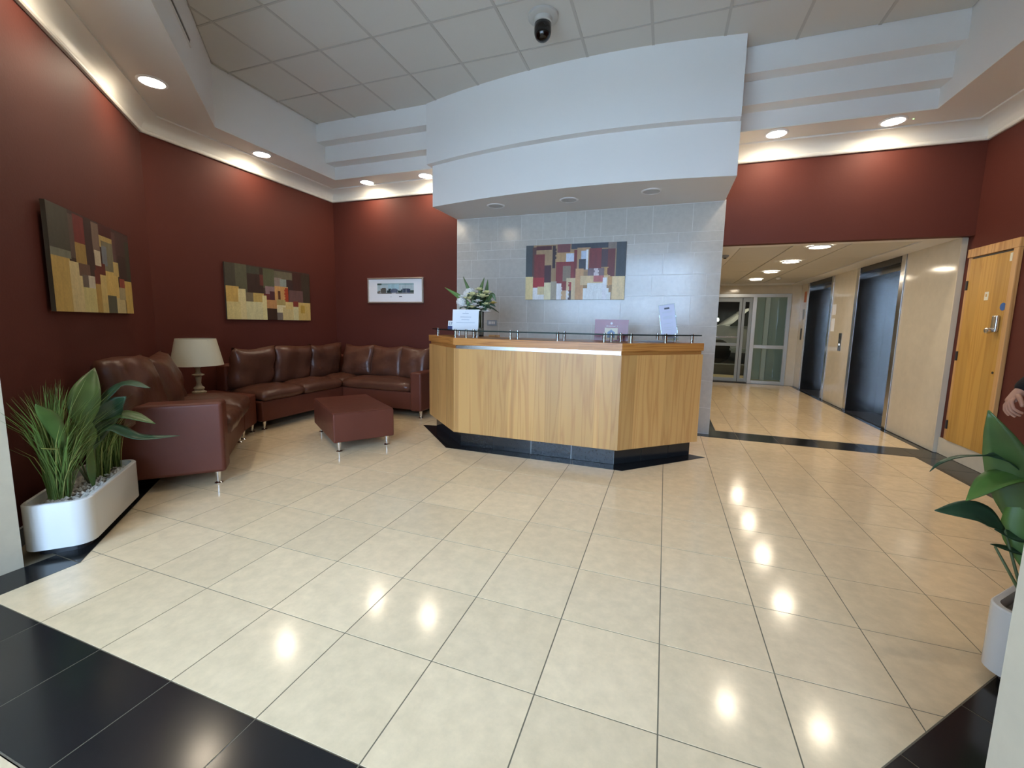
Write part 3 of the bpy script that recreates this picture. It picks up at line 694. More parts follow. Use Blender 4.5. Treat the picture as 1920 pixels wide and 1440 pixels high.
PC = [(0, 0, .08, .58, (70, 78, 82)), (.91, 0, 1, .6, (62, 68, 74)), (.07, .05, .11, .6, (92, 62, 60)), (0, .58, .08, 1, (225, 205, 150)), (.11, .02, .27, .1, (80, 35, 42)), (.11, .1, .28, .5, (172, 142, 106)), (.09, .17, .2, .7, (125, 50, 52)),
      (.08, .6, .2, .76, (172, 50, 55)), (.2, .38, .27, .7, (70, 35, 45)), (.28, .02, .315, .42, (55, 35, 42)), (.33, 0, .46, .16, (118, 68, 70)), (.315, .16, .5, .34, (186, 150, 106)), (.42, .18, .51, .3, (205, 215, 235)), (.32, .33, .53, .78, (135, 45, 48)),
      (.39, .4, .47, .66, (140, 122, 105)), (.5, .12, .53, .6, (120, 40, 42)), (.47, 0, .83, .08, (58, 62, 72)), (.83, 0, .91, .1, (130, 115, 105)), (.53, .08, .66, .5, (178, 142, 104)), (.57, .14, .63, .28, (188, 204, 226)), (.55, .28, .62, .45, (60, 62, 72)),
      (.62, .12, .64, .45, (235, 240, 245)), (.65, .11, .77, .46, (122, 42, 45)), (.77, .12, .83, .42, (75, 48, 58)), (.83, .12, .9, .58, (110, 45, 45)), (.64, .46, .82, .6, (125, 105, 112)), (.705, .46, .745, .68, (215, 205, 210)), (.8, .43, .835, .58, (190, 150, 90)),
      (.52, .45, .6, 1, (205, 160, 115)), (.57, .58, .86, .74, (220, 195, 150)), (.7, .58, .8, .68, (190, 110, 110)), (.88, .6, 1, 1, (232, 208, 160)), (.08, .78, .2, 1, (230, 230, 230)), (.13, .76, .2, .9, (214, 196, 150)), (.2, .7, .27, 1, (228, 218, 180)), (.27, .68, .33, 1, (170, 160, 140)),
      (.33, .72, .385, 1, (232, 232, 234)), (.385, .7, .43, .84, (135, 45, 48)), (.385, .84, .43, 1, (205, 170, 130)), (.43, .62, .52, 1, (215, 195, 155)), (.43, .84, .455, 1, (232, 230, 230)), (.455, .7, .48, .85, (170, 60, 65)), (.455, .85, .48, 1, (75, 55, 60)), (.6, .8, .87, 1, (232, 238, 240)), (.64, .72, .79, .84, (232, 238, 240)),
      (.79, .62, .83, 1, (235, 238, 244)), (.84, .6, .88, .75, (206, 158, 100)), (.85, .75, .88, .86, (165, 135, 95))]
PA = [(0, 0, .2, .43, (75, 75, 62)), (.2, .05, .25, .45, (95, 80, 70)), (.25, .03, .37, .3, (115, 50, 45)), (.25, .3, .37, .5, (160, 130, 70)), (.37, .05, .48, .6, (65, 50, 45)), (.46, .03, .55, .35, (125, 105, 90)), (.55, .0, .73, .15, (75, 35, 30)), (.55, .13, .73, .25, (178, 152, 92)), (.57, .2, .73, .6, (125, 120, 95)), (.57, .25, .64, .45, (118, 124, 130)),
      (.73, .05, .78, .5, (95, 70, 65)), (.78, .03, 1, .35, (75, 55, 50)), (.8, .3, .93, .6, (60, 45, 38)), (.93, .1, 1, .6, (60, 62, 48)), (0, .43, .18, 1, (188, 156, 86)), (.0, .42, .2, .47, (120, 122, 105)), (.17, .5, .3, 1, (208, 188, 138)), (.27, .5, .4, .62, (105, 80, 65)), (.3, .62, .37, .74, (110, 100, 90)), (.37, .62, .45, .75, (198, 188, 168)), (.3, .75, .45, 1, (202, 188, 128)),
      (.45, .55, .52, .7, (110, 50, 38)), (.47, .45, .6, .65, (100, 45, 35)), (.47, .33, .55, .48, (200, 185, 155)), (.52, .58, .6, .9, (206, 182, 118)), (.45, .7, .52, 1, (176, 142, 76)), (.52, .9, .6, 1, (196, 176, 116)), (.6, .53, .78, .82, (208, 176, 102)), (.72, .4, .8, .55, (190, 165, 105)), (.6, .8, .73, 1, (85, 85, 70)), (.73, .82, .87, 1, (198, 182, 132)), (.8, .58, .88, .72, (150, 75, 60)), (.78, .7, .9, .82, (166, 152, 116)), (.88, .6, 1, 1, (196, 166, 92))]
PB = [(0, 0, .1, .5, (68, 62, 48)), (.1, 0, .22, .5, (88, 85, 62)), (.22, .03, .4, .55, (58, 38, 28)), (.22, .02, .36, .14, (66, 66, 50)), (.36, .15, .4, .35, (100, 45, 35)), (.4, .03, .53, .38, (88, 88, 60)), (.53, .05, .76, .2, (104, 96, 74)), (.53, .18, .62, .32, (140, 125, 115)), (.6, .2, .68, .38, (140, 150, 140)), (.68, .2, .8, .4, (60, 40, 34)), (.76, .03, .9, .45, (68, 38, 30)), (.88, .05, 1, .62, (62, 50, 36)),
      (.42, .36, .53, .58, (140, 115, 115)), (.4, .5, .47, .65, (105, 40, 35)), (.47, .45, .55, .65, (75, 35, 38)), (.53, .35, .7, .65, (198, 148, 88)), (.57, .44, .6, .6, (90, 50, 30)), (.655, .37, .7, .68, (168, 62, 30)), (.71, .4, .9, .65, (105, 75, 70)), (0, .42, .13, .75, (198, 162, 88)), (.12, .45, .2, 1, (216, 198, 144)), (0, .7, .14, 1, (208, 190, 130)), (.2, .5, .3, .7, (120, 105, 80)), (.28, .5, .4, .75, (192, 162, 92)),
      (.2, .68, .42, 1, (208, 198, 150)), (.38, .55, .43, 1, (218, 204, 146)), (.43, .62, .55, .78, (182, 132, 82)), (.43, .78, .55, 1, (60, 40, 25)), (.55, .6, .66, .75, (168, 148, 92)), (.55, .72, .66, .86, (218, 204, 160)), (.55, .86, .62, 1, (115, 105, 95)), (.62, .75, .76, 1, (202, 182, 128)), (.66, .63, .76, .76, (208, 182, 118)), (.76, .62, .83, .74, (130, 55, 45)), (.76, .74, .83, 1, (208, 198, 150)), (.83, .64, 1, 1, (202, 172, 104)), (.86, .7, .92, .84, (182, 148, 64))]
painting('canvas_painting', TR(-1.177, YB-.1018, 1.91), 1.26, .685, PC, (160, 130, 95), 'abstract red, white and slate canvas on the stone wall behind the desk')
painting('canvas_painting', TR(XL+.025, 3.008, 1.577, rz=PI/2), 1.265, .672, PB, (70, 50, 42), 'abstract gold and brown canvas on the red wall behind the lamp')
cA = Vector((CL[0], CL[1], 0))+d45*1.275+n45*.025
painting('canvas_painting', TR(cA.x, cA.y, 1.615, rz=PI*3/4), 1.275, .672, PA, (62, 46, 40), 'abstract gold and slate canvas on the angled red wall above the planter')
fp = thing('framed_print', (-3.88, YB-.003, 1.708), 'narrow framed panoramic print of buildings on the red back wall', 'picture')
fw, fh = .975, .375
for nm, x0, x1, z0, z1 in (('frame_rail', -fw/2, fw/2, fh/2-.022, fh/2), ('frame_rail', -fw/2, fw/2, -fh/2, -fh/2+.022), ('frame_stile', -fw/2, -fw/2+.022, -fh/2+.022, fh/2-.022), ('frame_stile', fw/2-.022, fw/2, -fh/2+.022, fh/2-.022)):
    Box(nm, x0, x1, -.028, 0, z0, z1, 'picture_frame', fp, bevel=.004)
Box('mount', -fw/2+.02, fw/2-.02, -.014, -.002, -fh/2+.02, fh/2-.02, 'paper', fp)
sky = [(0, 0, 1, .15, (150, 178, 185)), (.3, .1, .6, .55, (160, 195, 208)), (0, 0, .12, .15, (70, 90, 82))]
for u, w, h, c in [(0, .06, .14, (60, 70, 70)), (.03, .05, .2, (120, 110, 105)), (.09, .16, .4, (98, 96, 88)), (.13, .1, .48, (92, 92, 88)), (.27, .05, .26, (42, 58, 64)), (.31, .04, .42, (40, 58, 62)), (.35, .03, .4, (56, 72, 82)), (.38, .18, .36, (84, 98, 122)), (.42, .1, .42, (96, 108, 130)), (.56, .03, .24, (60, 75, 80)), (.59, .06, .22, (36, 58, 58)), (.65, .08, .3, (52, 68, 72)), (.69, .04, .4, (72, 84, 104)), (.72, .14, .42, (64, 78, 100)), (.78, .03, .34, (120, 128, 140)), (.84, .07, .38, (60, 72, 98)), (.9, .1, .26, (70, 88, 84)), (.7, .01, .6, (110, 130, 140))]:
    sky.append((u, .93-h, u+w, .94, c))
sky += [(0, .92, 1, 1, (150, 152, 152)), (.4, .9, .52, 1, (205, 208, 214)), (.12, .9, .4, .96, (120, 116, 108))]
pg = paint_grid('print', fp, .64, .155, 110, 30, sky, (178, 198, 206), 'print', -.0146); pg.location = (.005, 0, .028)
for x0, x1, c in ((-.09, -.055, 'faint_ink'), (.07, .12, 'dark_ink')): Box('caption', x0, x1, -.0152, -.0135, -.098, -.082 if c == 'dark_ink' else -.09, c, fp)

# ------------------------------------------------------------------ leather seating
def cushion(parent, M, w, h, t, name='back_cushion', n=14, seed=0):
    """knife-edged stuffed cushion: w along x, h along z, t thickness along y, with slack creases"""
    rnd = random.Random(seed); ph = [rnd.uniform(0, 6) for _ in range(6)]; vs = []; fs = []
    for s in (-1, 1):
        for j in range(n+1):
            for i in range(n+1):
                u, v = -1+2*i/n, -1+2*j/n
                e = max(0, 1-u**4)**.45*max(0, 1-v**4)**.45
                k = 1-.05*(1-abs(v)**2)*abs(u)**3; l = 1-.06*(1-abs(u)**2)*abs(v)**3
                wr = .012*math.sin(5*u+3*v+ph[0])*math.sin(4*v-2*u+ph[1])+.008*math.sin(9*u*v+ph[2])
                sag = 1.0+.12*(-v)
                vs.append(M @ Vector((w/2*u*k, s*(t/2*e*sag+wr*e), h/2*v*l+.012*math.sin(3*u+ph[3]))))
    N = (n+1)**2; idx = lambda i, j: j*(n+1)+i
    for j in range(n):
        for i in range(n):
            a, b, c, d = idx(i, j), idx(i+1, j), idx(i+1, j+1), idx(i, j+1)
            fs.append((a, b, c, d)); fs.append((N+a, N+d, N+c, N+b))
    o = meshobj(name, vs, fs, 'leather', parent, True)
    bm = bmesh.new(); bm.from_mesh(o.data); bmesh.ops.remove_doubles(bm, verts=bm.verts, dist=.0008); bmesh.ops.recalc_face_normals(bm, faces=bm.faces); bm.to_mesh(o.data); bm.free()
    o.data.polygons.foreach_set('use_smooth', [True]*len(o.data.polygons)); return o
def seatpad(parent, x0, x1, y0, y1, z0, z1, seed=0, puff=.035):
    """boxed seat cushion with a domed top and rounded front"""
    rnd = random.Random(seed); ph = [rnd.uniform(0, 6) for _ in range(4)]; n = 12; r = .05; vs = []; fs = []
    cx, cy, hx, hy = (x0+x1)/2, (y0+y1)/2, (x1-x0)/2, (y1-y0)/2
    prof = [(-.03, z0), (0, z0+.02), (.012, (z0+z1)/2), (.0, z1-.035), (-.02, z1-.012), (-.05, z1)]
    ring = []
    m = 10
    for k in range(4):
        for i in range(m):
            a = -1+2*i/m; ring.append([(a, -1), (1, a), (-a, 1), (-1, -a)][k])
    L = len(ring)
    for off, z in prof:
        for u, v in ring:
            q = 1-.035*(abs(u*v))**3
            vs.append((cx+u*q*(hx+off), cy+v*q*(hy+off), z+.004*math.sin(6*u+5*v+ph[0])))
    for k in range(len(prof)-1):
        for i in range(L): fs.append((k*L+i, k*L+(i+1) % L, (k+1)*L+(i+1) % L, (k+1)*L+i))
    base = (len(prof)-1)*L; prev = base
    for s in (.85, .65, .4, .15):
        st = len(vs)
        for u, v in ring:
            e = (1-(u*s)**2)*(1-(v*s)**2); q = 1-.035*(abs(u*v))**3
            vs.append((cx+u*q*s*(hx-.05), cy+v*q*s*(hy-.05), z1+puff*e**.5*.9+.006*math.sin(7*u*s+ph[1])*math.sin(6*v*s+ph[2])))
        for i in range(L): fs.append((prev+i, prev+(i+1) % L, st+(i+1) % L, st+i))
        prev = st
    fs.append(tuple(prev+i for i in range(L))); fs.append(tuple(range(L))[::-1])
    o = meshobj('seat_cushion', vs, fs, 'leather', parent, True); return o
def leg(parent, x, y, h=.10):
    MB().lathe([(0, 0), (.027, 0), (.028, .006), (.024, .010), (.012, .016), (.022, h), (0, h)], Matrix.Translation((x, y, 0)), 16).build('leg', 'chrome', parent, auto=True)
def panelbox(parent, name, x0, x1, y0, y1, z0, z1, bevel=.018):
    return MB().box(x0, x1, y0, y1, z0, z1).build(name, 'leather_panel', parent, bevel=bevel, seg=3)
# loveseat along the angled wall: x along the wall, y away from it
s1 = thing('leather_sofa', (CL[0], CL[1], 0), 'brown leather sofa with one arm by the planter, set along the angled wall', 'sofa', rz=-PI/4, group='brown leather seating')
panelbox(s1, 'base', .525, 1.64, .06, .80, .10, .335)
panelbox(s1, 'arm', 1.63, 1.81, .04, .835, .095, .635, .028)
panelbox(s1, 'backrest', .525, 1.635, .04, .22, .30, .74, .03)
seatpad(s1, .53, 1.085, .22, .86, .335, .495, 1, .06); seatpad(s1, 1.085, 1.63, .22, .86, .335, .495, 2, .06)
cushion(s1, TR(.98, .27, .685, rz=.05, rx=.20), .62, .52, .23, seed=3); cushion(s1, TR(1.53, .24, .715, rz=-.10, rx=.22), .64, .52, .23, seed=4)
for x, y in ((1.765, .775), (.575, .755), (1.765, .12), (.575, .12)): leg(s1, x, y)
# corner table under the lamp
ct = thing('corner_table', (-4.55, 1.72, 0), 'low dark brown leather wedge table between the two sofas, holding the lamp', 'table')
MB().prism([(x+4.55, y-1.72) for x, y in [(-4.94, 1.68), (-4.60, 1.31), (-4.085, 1.835), (-4.275, 2.125), (-4.94, 2.13)]], .10, .425).build('body', 'leather_panel', ct, bevel=.012)
for x, y in ((-4.30, 2.08), (-4.13, 1.84), (-4.88, 2.08), (-4.60, 1.38)): leg(ct, x+4.55, y-1.72)
# L-shaped corner sofa
s2 = thing('corner_sofa', (-4.6, 3.8, 0), 'long L-shaped brown leather corner sofa along the left and back walls', 'sofa', group='brown leather seating')
s2off = Matrix.Translation((4.6, -3.8, 0))
def pb2(name, x0, x1, y0, y1, z0, z1, b=.018): return panelbox(s2, name, x0+4.6, x1+4.6, y0-3.8, y1-3.8, z0, z1, b)
pb2('base', -4.96, -4.235, 2.165, 4.15, .10, .335); pb2('base', -4.24, -3.12, 3.425, 4.15, .10, .335)
pb2('arm', -3.135, -2.965, 3.40, 4.15, .09, .60, .028)
pb2('backrest', -4.96, -4.79, 2.17, 4.15, .30, .72, .03); pb2('backrest', -4.79, -3.13, 3.98, 4.15, .30, .72, .03)
for k, (x0, x1, y0, y1) in enumerate([(-4.79, -4.205, 2.17, 2.745), (-4.79, -4.205, 2.75, 3.41), (-4.79, -4.245, 3.415, 3.98), (-4.24, -3.14, 3.395, 3.98)]):
    seatpad(s2, x0+4.6, x1+4.6, y0-3.8, y1-3.8, .335, .455, 10+k)
for k, (y, w) in enumerate([(2.41, .56), (2.97, .62), (3.53, .62)]): cushion(s2, s2off @ TR(-4.66, y, .675, rz=PI/2, rx=.20), w, .50, .22, seed=20+k)
for k, (x, w) in enumerate([(-4.30, .56), (-3.78, .58), (-3.34, .48)]): cushion(s2, s2off @ TR(x, 3.865, .665, rz=PI, rx=.20), w, .48, .22, seed=30+k)
for x, y in ((-4.285, 2.22), (-4.90, 2.22), (-2.99, 3.435), (-3.0, 4.10), (-4.90, 4.10), (-4.20, 3.50)): leg(s2, x+4.6, y-3.8)
# ottoman
ot = thing('ottoman', (-3.15, 2.335, 0), 'rectangular brown leather ottoman on chrome legs in front of the corner sofa', 'ottoman', rz=math.radians(54.5))
MB().box(-.29, .29, -.485, .485, .10, .38).build('body', 'leather_panel', ot, bevel=.014, seg=3)
MB().box(-.283, .283, -.478, .478, .376, .386).build('top_panel', 'leather_panel', ot, bevel=.006)
for x, y in ((-.23, -.43), (.23, -.43), (-.23, .43), (.23, .43)): leg(ot, x, -y)
# table lamp
lp = thing('table_lamp', (-4.56, 1.72, .4255), 'unlit table lamp with cream shade and turned pale base between the sofas', 'lamp')
MB().lathe([(0, 0), (.075, 0), (.085, .012), (.085, .028), (.070, .040), (.048, .046), (.062, .056), (.064, .068), (.046, .078), (.038, .090), (.048, .100), (.046, .112), (.028, .128), (.020, .160), (.026, .205), (.028, .222), (.022, .228), (.052, .238), (.054, .247), (.030, .256), (.020, .275), (.020, .312), (.030, .325), (.052, .335), (.050, .345), (.018, .350), (.010, .40), (0, .40)], seg=28).build('base', 'lamp_wood', lp, auto=True)
MB().lathe([(.228, .345), (.172, .615), (.168, .615), (.224, .345)], seg=48, caps=False).build('lamp_shade', 'shade_cloth', lp, auto=True)
sh = MB()
for k in range(3):
    a = 2*PI*k/3; sh.tube([(0, 0, .40), (.177*math.cos(a), .177*math.sin(a), .60)], .002, 6)
sh.build('shade_carrier', 'bright_steel', lp)
MB().lathe([(0, .395), (.014, .395), (.014, .43), (.026, .47), (.028, .50), (.018, .525), (0, .53)], seg=16).build('bulb', 'white_plastic', lp, smooth=True)

# ------------------------------------------------------------------ planters
def rrect(x0, x1, y0, y1, r, n=7):
    out = []
    for cx, cy, a0 in ((x1-r, y1-r, 0), (x0+r, y1-r, 90), (x0+r, y0+r, 180), (x1-r, y0+r, 270)):
        for i in range(n): a = math.radians(a0+90*i/(n-1)); out.append((cx+r*math.cos(a), cy+r*math.sin(a)))
    return out
def planter(name, loc, rz, label, x0, x1, y0, y1, h=.285):
    t = thing(name, loc, label, 'planter', rz=rz, group='white trough planters')
    o = rrect(x0, x1, y0, y1, .075); i = rrect(x0+.022, x1-.022, y0+.022, y1-.022, .055); n = len(o)
    vs = [(x, y, .04) for x, y in o]+[(x, y, h-.005) for x, y in o]+[(x*1.0, y, h) for x, y in rrect(x0+.005, x1-.005, y0+.005, y1-.005, .07)]+[(x, y, h) for x, y in i]+[(x, y, .16) for x, y in i]
    fs = []
    for k in range(4):
        for q in range(n): fs.append((k*n+q, k*n+(q+1) % n, (k+1)*n+(q+1) % n, (k+1)*n+q))
    fs.append(tuple(range(n))[::-1]); fs.append(tuple(4*n+q for q in range(n)))
    ob = meshobj('trough', vs, fs, 'planter_white', t); autosmooth(ob, .6)
    MB().prism(rrect(x0+.04, x1-.04, y0+.04, y1-.04, .05), 0.0005, .042).build('plinth', 'dark_metal', t)
    MB().prism(rrect(x0+.023, x1-.023, y0+.023, y1-.023, .054), .17, h-.045).build('soil', 'soil', t)
    mb = MB(); rnd = random.Random(3)
    for k in range(420):
        p = Vector((rnd.uniform(x0+.04, x1-.04), rnd.uniform(y0+.04, y1-.04), h-.045+rnd.uniform(0, .010))); r = rnd.uniform(.008, .017)
        dd = [Vector((rnd.uniform(-1, 1), rnd.uniform(-1, 1), rnd.uniform(-.5, 1))) for _ in range(1)]
        vv = [p+Vector((r*rnd.uniform(.7, 1.2), 0, 0)), p+Vector((0, r*rnd.uniform(.7, 1.2), 0)), p-Vector((r*rnd.uniform(.7, 1.2), 0, 0)), p-Vector((0, r*rnd.uniform(.7, 1.2), 0)), p+Vector((0, 0, r*.8)), p-Vector((0, 0, r*.5))]
        mb.add(vv, [(0, 1, 4), (1, 2, 4), (2, 3, 4), (3, 0, 4), (1, 0, 5), (2, 1, 5), (3, 2, 5), (0, 3, 5)])
    g = mb.build('gravel', 'pebble', t); g['kind'] = 'stuff'
    return t
planter('trough_planter', (CL[0], CL[1], 0), -PI/4, 'glossy white trough planter on the left below the angled painting', 1.885, 2.635, .07, .353)
CR = (2.70, 1.72)
planter('trough_planter', (CR[0], CR[1], 0), -PI*3/4, 'pale trough planter half hidden behind the right entrance wall', 1.13, 1.88, -.39, -.10)
def grass(loc, label, n, hmin, hmax, spread, bias, seed):
    t = thing('grass_plant', loc, label, 'plant', group='ornamental grasses in the left planter'); rnd = random.Random(seed)
    for m, cnt in (('grass_green', n), ('grass_pale', n//7)):
        mb = MB()
        for k in range(cnt):
            a = rnd.uniform(0, 2*PI); L = rnd.uniform(hmin, hmax); s = rnd.uniform(.05, spread)*L
            d = Vector((math.cos(a), math.sin(a), 0)); dw = d.dot(-Vector(bias))
            if dw > 0: d = d+Vector(bias)*dw*.75
            b = Vector((rnd.uniform(-.035, .035), rnd.uniform(-.035, .035), -.01)); w = rnd.uniform(.0025, .0045); side = d.cross(Vector((0, 0, 1))); side = side.normalized() if side.length > .01 else Vector((1, 0, 0))
            up = math.sqrt(max(.05, L*L-s*s)); pts = [b, b+d*s*.18+Vector((0, 0, up*.4)), b+d*s*.5+Vector((0, 0, up*.75)), b+d*s+Vector((0, 0, up*.98))]
            vs = []
            for i, p in enumerate(pts): ww = w*(1, .9, .65, .08)[i]; vs += [p-side*ww, p+side*ww, p+d*ww*.6]
            fs = []
            for i in range(3):
                for q in range(3): fs.append((i*3+q, i*3+(q+1) % 3, (i+1)*3+(q+1) % 3, (i+1)*3+q))
            mb.add(vs, fs)
        o = mb.build('blades', m, t); o['kind'] = 'stuff'
    return t
NB = (n45.x, n45.y, 0)
grass((-3.17, .015, .243), 'tall bright grass clump at the near end of the left planter', 330, .34, .70, .62, NB, 1)
grass((-3.385, .30, .243), 'dark grass clump in the middle of the left planter', 150, .26, .48, .5, NB, 2)
grass((-3.50, .42, .243), 'low grass clump at the far end of the left planter by the sofa arm', 130, .20, .36, .22, NB, 3)
def leafy(name, loc, label, leaves, stems):
    t = thing(name, loc, label, 'plant'); o = Vector(loc)
    for pts, w, m, up in leaves:
        W_ = [w*k for k in (.12, .55, .92, 1.0, .85, .5, .03)]
        blade('leaf', [Vector(p)-o for p in pts], W_, m, t, up, .22, 16)
    for pts in stems: MB().tube([Vector(p)-o for p in pts], [.006]*(len(pts)-1)+[.004], 7).build('stem', 'stem', t, smooth=True)
    return t
leafy('broadleaf_plant', (-3.31, .235, .243), 'broad-leaved green plant spreading over the left planter', [
    ([(-3.22, .17, .58), (-3.255, .20, .76), (-3.37, .32, .935)], .145, 'leaf_green', (.5, -.1, .3)),
    ([(-3.30, .24, .66), (-3.25, .39, .825), (-3.10, .46, .808)], .085, 'leaf_dark', (.2, -.2, 1)),
    ([(-3.33, .27, .60), (-3.26, .39, .63), (-3.10, .47, .575)], .10, 'leaf_green', (.2, -.2, 1)),
    ([(-3.28, .22, .48), (-3.22, .29, .575), (-3.12, .39, .50), (-2.99, .54, .49)], .085, 'leaf_dark', (.2, -.2, 1)),
    ([(-3.20, .13, .43), (-3.22, .16, .56), (-3.27, .21, .67)], .13, 'leaf_green', (.5, .1, .3)),
    ([(-3.10, .03, .52), (-2.99, -.06, .72), (-2.88, -.15, .83)], .075, 'leaf_green', (.2, -.2, 1)),
    ([(-3.27, .21, .44), (-3.30, .33, .66), (-3.22, .39, .755)], .13, 'leaf_dark', (.5, .1, .3)),
    ([(-3.20, .18, .235), (-3.19, .17, .38), (-3.21, .19, .55)], .05, 'leaf_green', (.7, .1, .1)),
    ([(-3.33, .26, .5), (-3.42, .36, .66), (-3.46, .42, .70)], .12, 'leaf_dark', (.5, .1, .3)),
    ([(-3.08, .0, .54), (-2.99, -.07, .57), (-2.93, -.13, .60)], .02, 'grass_pale', (.2, -.2, 1))],
    [[(-3.30, .23, .24), (-3.26, .2, .45), (-3.22, .19, .62)], [(-3.31, .24, .24), (-3.31, .25, .45), (-3.30, .24, .66)], [(-3.32, .24, .24), (-3.34, .26, .42), (-3.33, .27, .60)], [(-3.29, .22, .24), (-3.28, .22, .48)], [(-3.28, .2, .24), (-3.15, .08, .45), (-3.10, .03, .52)],
     [(-3.28, .20, .24), (-3.2, .13, .43)], [(-3.31, .24, .24), (-3.27, .21, .44)], [(-3.33, .25, .24), (-3.33, .26, .5)]])
leafy('broadleaf_plant', (1.36, .79, .243), 'broad-leaved green plant leaning in from the right edge above the right planter', [
    ([(1.300, 0.841, 0.438), (1.235, 0.859, 0.720), (1.132, 0.855, 0.961)], 0.146, 'leaf_green', (-.6, -.6, .2)),
    ([(1.323, 0.865, 0.720), (1.183, 0.835, 0.703), (1.071, 0.790, 0.616)], 0.088, 'leaf_bright', (-.1, -.3, 1)),
    ([(1.218, 0.829, 0.509), (1.112, 0.798, 0.573), (0.962, 0.746, 0.577)], 0.085, 'leaf_dark', (-.3, -1.2, 1)),
    ([(1.335, 0.853, 0.474), (1.241, 0.832, 0.485), (1.181, 0.815, 0.510)], 0.053, 'leaf_dark', (-.2, -.5, 1)),
    ([(1.335, 0.849, 0.409), (1.241, 0.825, 0.433), (1.170, 0.804, 0.454)], 0.035, 'leaf_dark', (-.2, -.4, 1)),
    ([(1.276, 0.876, 0.720), (1.206, 0.859, 0.773), (1.132, 0.834, 0.792)], 0.064, 'leaf_dark', (-.2, -.4, 1)),
    ([(1.165, 0.841, 0.793), (1.042, 0.800, 0.785), (0.971, 0.771, 0.761), (0.934, 0.756, 0.725)], 0.014, 'leaf_dark', (-.2, -.4, 1)),
    ([(1.288, 0.829, 0.368), (1.271, 0.841, 0.521), (1.271, 0.861, 0.673)], 0.105, 'leaf_bright', (-.6, -.6, .2)),
    ([(1.394, 0.806, 0.485), (1.464, 0.876, 0.779), (1.441, 0.947, 0.978)], 0.140, 'leaf_green', (-.6, -.6, .2)), ([(1.300, 0.689, 0.368), (1.241, 0.571, 0.556), (1.159, 0.524, 0.603)], 0.105, 'leaf_green', (-.2, -.2, 1))],
    [[(1.357, 0.782, .235), (1.312, 0.806, 0.274), (1.300, 0.841, 0.438)], [(1.364, 0.789, .235), (1.347, 0.853, 0.427), (1.323, 0.865, 0.720)], [(1.350, 0.789, .235), (1.296, 0.825, 0.262), (1.218, 0.829, 0.509)], [(1.357, 0.789, .235), (1.282, 0.812, 0.274), (1.186, 0.807, 0.444)],
     [(1.364, 0.797, .235), (1.335, 0.853, 0.474)], [(1.371, 0.789, .235), (1.323, 0.841, 0.485), (1.276, 0.876, 0.720)], [(1.350, 0.782, .235), (1.288, 0.829, 0.368)], [(1.385, 0.782, .235), (1.394, 0.806, 0.485)], [(1.350, 0.768, .235), (1.300, 0.689, 0.368)]])

# ------------------------------------------------------------------ skirtings
struct(Box('baseboard_right', XR-.018, XR, CR[1]+.02, YB+.08, 0.001, .17, 'cream_panel', bevel=.003))
wallseg('baseboard_left_angled', (CL[0]+.002, CL[1]+.002), (AL[0]+.002, AL[1]+.005), .014, 0.001, .10, 'grey_aluminium')
struct(Box('baseboard_left', XL, XL+.014, CL[1]+.01, YB, 0.001, .10, 'black_tile')); struct(Box('baseboard_back', XL, -2.82, YB-.014, YB, 0.001, .10, 'black_tile'))

# ------------------------------------------------------------------ wooden door in the right wall
d2 = struct(bpy.data.objects.new('door_2', None)); link(d2); d2.location = (XR, 3.87, 0)
def D(name, y0, y1, z0, z1, x0, x1, m, bevel=.002, parent=d2): return Box(name, x0, x1, y0-3.87, y1-3.87, z0, z1, m, parent, bevel)
leafo = D('door_leaf', 3.60, 4.135, .172, 1.945, -.030, -.004, 'door_wood')
D('architrave', 3.545, 4.19, 1.965, 2.045, -.034, -.001, 'frame_wood', .004); D('architrave', 3.545, 3.60, .17, 1.965, -.034, -.001, 'frame_wood', .004); D('architrave', 4.14, 4.19, .17, 1.965, -.02, -.001, 'frame_wood', .004)
D('rebate', 3.60, 4.14, 1.945, 1.965, -.012, -.001, 'dark_metal', 0)
for z in (.33, 1.02, 1.70): D('hinge', 4.128, 4.15, z-.045, z+.045, -.042, -.028, 'dark_metal', .003)
lk = D('keypad_lock', 3.632, 3.692, 1.255, 1.405, -.062, -.029, 'bright_steel', .012, leafo)
k2 = MB().lathe([(0, 0), (.020, 0), (.026, .012), (.026, .034), (.018, .040), (0, .040)], TR(-.060, 3.672-3.87, 1.272, ry=-PI/2), 18).build('knob', 'bright_steel', leafo, auto=True)
MB().lathe([(0, 0), (.034, 0), (.034, .002), (0, .002)], TR(-.0298, 3.628-3.87, 1.478, ry=-PI/2), 28).build('round_sign', 'blue_sign', leafo)
D('small_sign', 3.825, 3.875, 1.545, 1.62, -.032, -.029, 'cream_card', .001, leafo); D('sign_mark', 3.842, 3.858, 1.575, 1.60, -.033, -.031, 'door_wood', 0, leafo)
D('small_sign', 3.605, 3.632, 1.86, 1.93, -.032, -.029, 'cream_card', .001, leafo)
MB().lathe([(0, 0), (.011, 0), (.011, .004), (0, .004)], TR(-.0295, 3.628-3.87, .905, ry=-PI/2), 14).build('keyhole', 'dark_metal', leafo)

